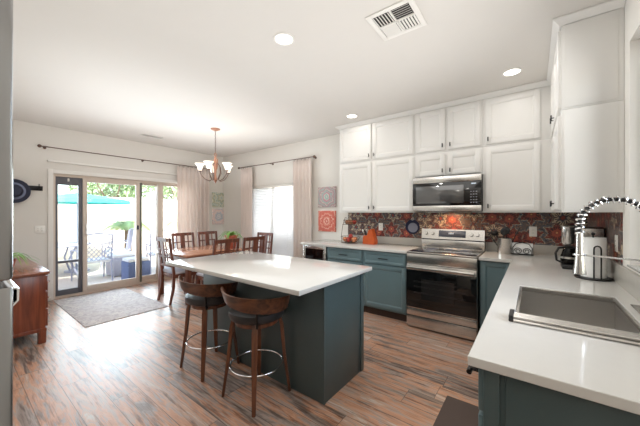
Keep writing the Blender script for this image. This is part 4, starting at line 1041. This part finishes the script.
# paper towel
t = thing('paper_towel_holder', (.345, 2.80, CT), 'black wire paper towel holder with round base by the sink', 'paper towel holder')
w = MB(); w.lathe([(.001, 0), (.10, 0), (.104, .005), (.10, .012), (.02, .014), (.001, .014)], seg=36); w.build('base', M['blackm'], t)
w = MB(); w.cyl((0, 0, .012), (0, 0, .315), .005); w.ball((0, 0, .32), .012); w.build('post', M['blackm'], t)
ga = math.atan2(-2.8, -.345); dd_ = Vector((math.cos(ga), math.sin(ga), 0)); ss = Vector((-dd_.y, dd_.x, 0)); c0 = dd_ * .084 - ss * -.022
pts = [c0 - ss * .018 + Vector((0, 0, .012)), c0 - ss * .018 + Vector((0, 0, .215))] + [c0 + ss * .018 * -math.cos(a) + Vector((0, 0, .22 + .02 * math.sin(a))) for a in (.4, .9, 1.57, 2.2, 2.7)] + [c0 + ss * .018 + Vector((0, 0, .215)), c0 + ss * .018 + Vector((0, 0, .012))]
w = MB(); w.tube(pts, .0045, 8); w.build('guard_wire', M['blackm'], t)
w = MB(); w.lathe([(.022, 0), (.068, 0), (.068, .28), (.022, .28), (.02, .27), (.02, .01)], seg=44)
o = w.build('paper_towel_roll', M['paper']); o.location = (.345, 2.80, CT + .0145); tag(o, 'white paper towel roll standing on the black holder', 'paper towels')

# ------------------------------------------------------------------ sideboard, fridge, hat
t = thing('sideboard', (-4.90, .42, 0), 'reddish brown wooden sideboard seen end-on at left, behind the refrigerator edge', 'sideboard')
hl = .77
MB().box(-hl, hl, -.21, .215, .13, .725, .004).build('cabinet_body', M['cherry'], t)
MB().box(-hl - .03, hl + .035, -.235, .245, .735, .765, .008).build('top', M['cherrytop'], t)
w = MB(); w.box(-hl - .012, hl + .014, -.22, .23, .722, .736, .003); w.box(-hl - .006, hl + .008, -.215, .222, .13, .165, .004); w.build('moulding', M['cherry'], t)
for sx in (-1, 1):
    for sy, yy in ((-1, -.185), (1, .19)):
        x = sx * (hl - .035)
        w = MB(); w.prism([(x - .035 * sx + 0, 0), (x + .025 * sx, 0), (x + .038 * sx, .135), (x - .06 * sx, .135)], 1, yy - .03, yy + .03, .003); w.build('leg', M['cherry'], t)
for i in range(3):
    x0 = -hl + .03 + i * .51
    for (z0, z1) in ((.555, .71), (.37, .545), (.18, .36)):
        d = MB().box(x0, x0 + .49, .215, .232, z0, z1, .004).build('drawer', M['cherry'], t)
        for hx_ in (.12, .37):
            w = MB(); w.cyl((x0 + hx_, .232, (z0 + z1) / 2), (x0 + hx_, .25, (z0 + z1) / 2), .006, seg=8); w.ball((x0 + hx_, .256, (z0 + z1) / 2), .014, sub=1); w.build('knob', M['chrome'], d)
potted((-4.60, .40, .765), 'small spider plant on the sideboard, leaves peeking past the refrigerator edge', .07, .10, 18, .32, .16, 9)

t = thing('refrigerator', (-1.16, -.3235, 0), 'tall stainless refrigerator at the left edge, only its door side showing', 'refrigerator')
MB().box(-.455, .455, -.42, .335, .03, 1.80, .004).build('cabinet_body', M['fridge'], t)
for x0, x1 in ((-.457, -.002), (.002, .457)):
    d = MB().box(x0, x1, .343, .392, 1.266, 1.82, .006).build('door', M['fridge'], t)
for z0, z1 in ((.70, 1.256), (.06, .69)):
    d = MB().box(-.457, .457, .343, .392, z0, z1, .006).build('drawer', M['fridge'], t)
    zt_ = z1 - .012
    w = MB(); pr = [(.392, zt_), (.401, zt_ - .001), (.405, zt_ - .004), (.4045, zt_ - .026), (.393, zt_ - .040), (.393, zt_ - .036), (.4015, zt_ - .025), (.4018, zt_ - .006), (.400, zt_ - .004), (.392, zt_ - .004)]
    w.prism(pr, 0, -.40, .40); w.build('handle', M['chrome'], d)
MB().box(-.44, .44, .30, .36, 0, .055).build('kick_grille', M['black'], t)

# coat hooks and hat
t = thing('hook_rail', (XL, .70, 1.76), 'short black hook rail on the wall left of the sliding door', 'hook rail')
MB().box(.001, .016, -.24, .20, -.035, .035, .004).build('rail', M['blackm'], t)
for yy in (-.12, .02, .155):
    w = MB(); w.tube([(.016, yy, -.02), (.045, yy, -.022), (.058, yy, .0), (.056, yy, .03)], .005, 8); w.tube([(.016, yy, .03), (.035, yy, .045), (.04, yy, .065)], .005, 8); w.build('hook', M['blackm'], t)
t = thing('sun_hat', (XL + .075, .585, 1.70), 'round dark navy brimmed hat hanging on the black hook rail', 'hat')
RY = Matrix.Rotation(PI / 2, 4, 'Y')
w = MB(); w.lathe([(.088, 0), (.12, -.004), (.168, .0), (.176, .006), (.168, .008), (.12, .003), (.088, .008)], seg=40, mtx=RY); w.build('brim', M['navyhat'], t)
w = MB(); w.lathe([(.09, .0), (.086, .06), (.07, .085), (.03, .09), (.001, .088)], seg=36, mtx=RY); w.build('crown', M['navyhat'], t)
w = MB(); w.lathe([(.128, .002), (.112, .016), (.100, .034), (.094, .034), (.104, .014), (.112, .003)], seg=36, mtx=RY); w.build('brim_highlight', M['brimshine'], t)  # flared pale ring, paints the highlight on the inner brim

# rugs
o = MB().box(-.85, .85, -.485, .485, 0, .008, .003).build('area_rug', M['rug']); o.location = (-5.15, 1.49, 0.0005); tag(o, 'pale grey patterned rug in front of the sliding glass door', 'rug')
o = MB().box(-.215, .215, -.45, .45, 0, .014, .006).build('kitchen_mat', M['mat_br']); o.location = (-.30, 1.815, .0005); tag(o, 'dark brown anti-fatigue mat on the floor beside the sink cabinets', 'mat')

# ------------------------------------------------------------------ ceiling fixtures
def downlight(x, y, label, r=.083, power=3.5):
    t = thing('recessed_light', (x, y, ZC), label, 'ceiling light', 'recessed ceiling lights')
    w = MB(); w.lathe([(r * .78, -.001), (r * .8, -.006), (r, -.006), (r * 1.02, -.001)], seg=36); w.build('trim_ring', M['trimw'], t)
    w = MB(); w.lathe([(.001, -.003), (r * .78, -.003), (r * .78, -.001), (.001, -.001)], seg=36); w.build('lens', M['lens'], t)
    area('recessed_lamp', (x, y, ZC - .012), (0, 0, 0), r * 1.5, power, (1, .96, .91), shape='DISK')
downlight(-1.564, 1.60, 'bright recessed ceiling light over the island, nearest the camera')
downlight(-2.04, 3.45, 'small recessed ceiling light in front of the left wall cabinets', power=1.4)
downlight(-.163, 3.31, 'recessed ceiling light near the corner cabinets', power=1.4)
downlight(-.25, -1.2, 'added unseen recessed ceiling light behind the camera')  # unseen downlight added to brighten the room from behind
t = thing('ceiling_vent', (-.775, 1.93, ZC), 'large square white louvred ceiling vent near the top of the picture', 'vent')
w = MB()
for s in (-1, 1): w.box(s * .165, s * .13, -.165, .165, -.01, -.001, .003); w.box(-.13, .13, s * .165, s * .13, -.01, -.001, .003)
w.box(-.006, .006, -.13, .13, -.01, -.001); w.box(-.13, .13, -.006, .006, -.01, -.001); w.build('frame', M['trimw'], t)
MB().box(-.13, .13, -.13, .13, -.002, -.001).build('backing', M['ventd'], t)
w = MB()
for q, (sx, sy) in enumerate(((-1, -1), (1, -1), (1, 1), (-1, 1))):
    for k in range(6):
        p = .016 + k * .021; R_ = Matrix.Rotation(.6 * (1 if q < 2 else -1), 4, 'Y' if q % 2 == 0 else 'X')
        if q % 2 == 0: w.box(-.006, .006, -.057, .057, -.001, .001, mtx=Matrix.Translation((sx * p, sy * .067, -.008)) @ R_)
        else: w.box(-.057, .057, -.006, .006, -.001, .001, mtx=Matrix.Translation((sx * .067, sy * p, -.008)) @ R_)
w.build('louvres', M['trimw'], t)
t = thing('ceiling_vent', (-5.42, 2.21, ZC), 'small rectangular ceiling vent far left near the sliding door', 'vent')
w = MB()
for s in (-1, 1): w.box(s * .075, s * .06, -.18, .18, -.008, -.001, .002); w.box(-.06, .06, s * .18, s * .165, -.008, -.001, .002)
w.build('frame', M['trimw'], t)
MB().box(-.06, .06, -.165, .165, -.002, -.001).build('backing', M['ventd'], t)
w = MB()
for k in range(5): w.box(-.006, .006, -.165, .165, -.001, .001, mtx=Matrix.Translation((-.045 + k * .022, 0, -.006)) @ Matrix.Rotation(.7, 4, 'Y'))
w.build('louvres', M['trimw'], t)

# ------------------------------------------------------------------ patio
GZ = -.06
o = struct('patio_floor', MB().box(-16, XL - .12, -8, 14, GZ - .1, GZ), M['paver'])
struct('garden_wall', MB().box(-11.2, -11.0, -8, 14, GZ, 1.90, .01), M['stucco'])
struct('garden_wall.001', MB().box(-11.0, 3, 9.0, 9.2, GZ, 1.90, .01), M['stucco'])
struct('ground', MB().box(-40, 20, -30, 40, GZ - .3, GZ - .11), M['paver'])
def ottoman(x, y, sx, sy, h_, m, label):
    t = thing('ottoman', (x, y, GZ), label, 'ottoman')
    MB().box(-sx / 2, sx / 2, -sy / 2, sy / 2, .02, h_ - .07, .02).build('base', m, t); MB().box(-sx / 2 + .01, sx / 2 - .01, -sy / 2 + .01, sy / 2 - .01, h_ - .07, h_, .025).build('cushion', M['cushion'], t)
    for a in (-1, 1):
        for b in (-1, 1): MB().cyl((a * (sx / 2 - .04), b * (sy / 2 - .04), 0), (a * (sx / 2 - .04), b * (sy / 2 - .04), .02), .015, seg=8).build('leg', m, t)
ottoman(-7.68, 2.50, .5, .55, .50, M['rattan'], 'grey woven patio ottoman with pale cushion outside the sliding door')
ottoman(-6.72, 2.42, .40, .42, .50, M['rattandk'], 'dark blue woven patio ottoman close outside the door glass')
t = thing('patio_table', (-8.55, 1.45, GZ), 'metal patio table under the turquoise umbrella', 'table')
w = MB(); w.lathe([(.001, .70), (.62, .70), (.65, .71), (.65, .725), (.001, .725)], seg=40); w.build('tabletop', M['patiom'], t)
for k in range(4):
    a = PI / 4 + k * PI / 2; w = MB(); w.tube([(.45 * math.cos(a), .45 * math.sin(a), .7), (.3 * math.cos(a), .3 * math.sin(a), .4), (.5 * math.cos(a), .5 * math.sin(a), 0)], .018, 8); w.build('leg', M['patiom'], t)
def patio_chair(loc, rz, label):
    t = thing('patio_chair', loc, label, 'chair', 'metal lattice patio chairs', rz)
    MB().box(-.27, .27, -.26, .26, .40, .45, .02).build('seat', M['cushion'], t)
    w = MB(); 
    for s in (-1, 1): w.tube([(s * .27, -.25, .40), (s * .27, -.33, .98)], .014, 8)
    w.tube([(-.27, -.33, .98), (0, -.34, 1.02), (.27, -.33, .98)], .014, 8)
    for k in range(-4, 9):
        for s in (-1, 1):
            x0 = (-.27 + k * .08); a = (x0 if s > 0 else -x0, .45); b = (x0 + .42 if s > 0 else -(x0 + .42), .97)
            def cl(p, q):
                lo, hi = -.265, .265; f0, f1 = 0, 1; dx = q[0] - p[0]
                fa, fb = sorted(((lo - p[0]) / dx, (hi - p[0]) / dx)); f0, f1 = max(0, fa), min(1, fb)
                if f0 >= f1: return None
                return [(p[0] + dx * f, p[1] + (q[1] - p[1]) * f) for f in (f0, f1)]
            g_ = cl(a, b)
            if g_: w.tube([(g[0], -.26 - (g[1] - .45) * .13, g[1]) for g in g_], .007, 4)
    w.build('back_lattice', M['patiom'], t)
    for s in (-1, 1):
        w = MB(); w.tube([(s * .28, -.28, .66), (s * .31, 0, .68), (s * .30, .24, .65), (s * .28, .25, .42), (s * .28, .27, 0)], .014, 8); w.build('leg', M['patiom'], t)
        w = MB(); w.tube([(s * .26, -.25, .42), (s * .27, -.32, 0)], .014, 8); w.build('leg', M['patiom'], t)
    return t
pc = patio_chair((-7.50, 1.87, GZ), math.radians(90), 'metal lattice patio chair seen through the sliding door, left of the grey ottoman')
dup(pc, (-8.9, 2.75, GZ), math.radians(150), 'metal lattice patio chair further back beyond the grey ottoman')
dup(pc, (-8.0, .80, GZ), math.radians(50), 'metal lattice patio chair seen through the dark pet door panel')
dup(pc, (-7.45, 3.25, GZ), math.radians(75), 'metal lattice patio chair outside the right-hand door glass')
# umbrella
t = thing('patio_umbrella', (-9.0, 1.95, GZ), 'turquoise patio umbrella seen through the glass', 'umbrella')
bm = bmesh.new(); ap = bm.verts.new((0, 0, 1.93)); R1 = [bm.verts.new((.65 * math.cos(2 * PI * k / 8), .65 * math.sin(2 * PI * k / 8), 1.84)) for k in range(8)]; R2 = [bm.verts.new((1.15 * math.cos(2 * PI * k / 8), 1.15 * math.sin(2 * PI * k / 8), 1.76)) for k in range(8)]; R3 = [bm.verts.new((1.16 * math.cos(2 * PI * k / 8), 1.16 * math.sin(2 * PI * k / 8), 1.68)) for k in range(8)]
for k in range(8):
    j = (k + 1) % 8; bm.faces.new((ap, R1[k], R1[j])); bm.faces.new((R1[k], R2[k], R2[j], R1[j])); bm.faces.new((R2[k], R3[k], R3[j], R2[j]))
w = MB(); w.add(bm); w.build('canopy', M['turq'], t, smooth=False, solid=.006)
MB().cyl((0, 0, .1), (0, 0, 1.95), .022).build('pole', M['patiom'], t)
w = MB(); w.lathe([(.001, 0), (.25, 0), (.25, .04), (.05, .08), (.03, .2), (.001, .2)]); w.build('base', M['patiom'], t)
w = MB()
for k in range(8): w.cyl((0, 0, 1.88), (1.12 * math.cos(2 * PI * k / 8), 1.12 * math.sin(2 * PI * k / 8), 1.75), .008, seg=6)
w.build('ribs', M['patiom'], t)
# palms
def palm(loc, th, L_, n, seed, label):
    r = random.Random(seed); t = thing('palm', loc, label, 'palm', 'palms along the garden wall')
    MB().lathe([(.13, 0), (.10, .1), (.09, th * .9), (.12, th)], seg=12).build('trunk', M['bark'], t)
    w = MB()
    for i in range(n):
        a = 2 * PI * i / n + r.uniform(-.2, .2); up = r.uniform(.3, 1.1); d = Vector((math.cos(a), math.sin(a), 0)); s = Vector((-d.y, d.x, 0)); LL = L_ * r.uniform(.8, 1.1); pts = []
        for k in range(13):
            f = k / 12; pts.append(Vector((0, 0, th)) + d * LL * f * (.95 - .15 * f) + Vector((0, 0, LL * (up * f - (up * .8 + .25) * f * f))))
        w.tube(pts, .006, 4); bm = bmesh.new()
        for k in range(1, 13):
            for q in (0, .5):
                p = pts[k - 1].lerp(pts[k], q) if k else pts[k]; tg = (pts[k] - pts[k - 1]).normalized(); ll = LL * .32 * math.sin(PI * min(1, (k + q) / 13)) + .05
                for sg in (-1, 1):
                    e = p + (s * sg * .8 + tg * .55 + Vector((0, 0, -.15))) * ll; c_ = tg * .018
                    bm.faces.new((bm.verts.new(p - c_), bm.verts.new(p + c_), bm.verts.new(e)))
        w.add(bm)
    w.build('fronds', M['palm'], t)
palm((-9.75, 3.3, GZ), 1.0, .85, 18, 1, 'low palm with pale green fronds before the garden wall, centre of the door')
palm((-9.9, 5.0, GZ), .95, .85, 14, 2, 'bushy low palm behind the right-hand door glass')
palm((-10.25, 1.0, GZ), 1.1, .75, 15, 3, 'taller palm behind the dark pet door panel')
# trees beyond wall
def tree(x, y, h_, r_, n, seed, label):
    r = random.Random(seed); t = thing('tree', (x, y, GZ - .11), label, 'tree', 'trees beyond the garden wall')
    w = MB(); w.tube([(0, 0, 0), (.05, .03, h_ * .4), (-.04, .05, h_ * .75)], [.14, .10, .05], 8)
    for k in range(5):
        a = k * 1.3; w.tube([(0, 0, h_ * .45), (r_ * .5 * math.cos(a), r_ * .5 * math.sin(a), h_ * .75)], [.05, .02], 6)
    w.build('trunk', M['bark'], t)
    bm = bmesh.new(); cl = [(Vector((r.uniform(-1, 1), r.uniform(-1, 1), r.uniform(-.7, .8))) * r_ * .62 + Vector((0, 0, h_ * .75)), r_ * r.uniform(.3, .5)) for _ in range(12)]
    for i in range(n):
        c_, rr_ = r.choice(cl); v = Vector((r.gauss(0, 1), r.gauss(0, 1), r.gauss(0, 1))).normalized() * rr_ * r.uniform(.6, 1.05); p = c_ + v
        u = Vector((r.gauss(0, 1), r.gauss(0, 1), r.gauss(0, 1))).normalized(); q = u.orthogonal().normalized(); s = r.uniform(.05, .11)
        bm.faces.new([bm.verts.new(p + u * s), bm.verts.new(p + q * s * .5), bm.verts.new(p - u * s), bm.verts.new(p - q * s * .5)])
    w = MB(); w.add(bm); w.build('foliage', M['tree'], t, smooth=False)
tree(-13.3, 4.0, 3.6, 1.5, 3400, 11, 'pale green tree rising above the garden wall, centre of the door')
tree(-13.2, 6.6, 3.6, 1.3, 2400, 12, 'green tree above the wall seen through the right-hand sliding panes')
tree(-14.0, 1.2, 3.0, 1.2, 1800, 13, 'low tree above the wall behind the turquoise umbrella')
# neighbour house
t = thing('neighbour_house', (-14.2, 10.2, GZ - .11), 'pale stucco neighbouring house behind the garden wall at right of the door', 'house')
MB().box(-3, 3, -2, 3, 0, 3.6).build('walls', M['stucco'], t)
MB().prism([(-2.3, 3.6), (3.3, 3.6), (.5, 4.9)], 0, -3.3, 3.3).build('roof', M['rooft'], t)
for xx in (-1.5, 1.4): 
    f = MB().box(xx - .5, xx + .5, -2.04, -2, 1.6, 2.8).build('window', M['trimw'], t); MB().box(xx - .44, xx + .44, -2.05, -2.04, 1.66, 2.74).build('pane', M['bglass'], f)
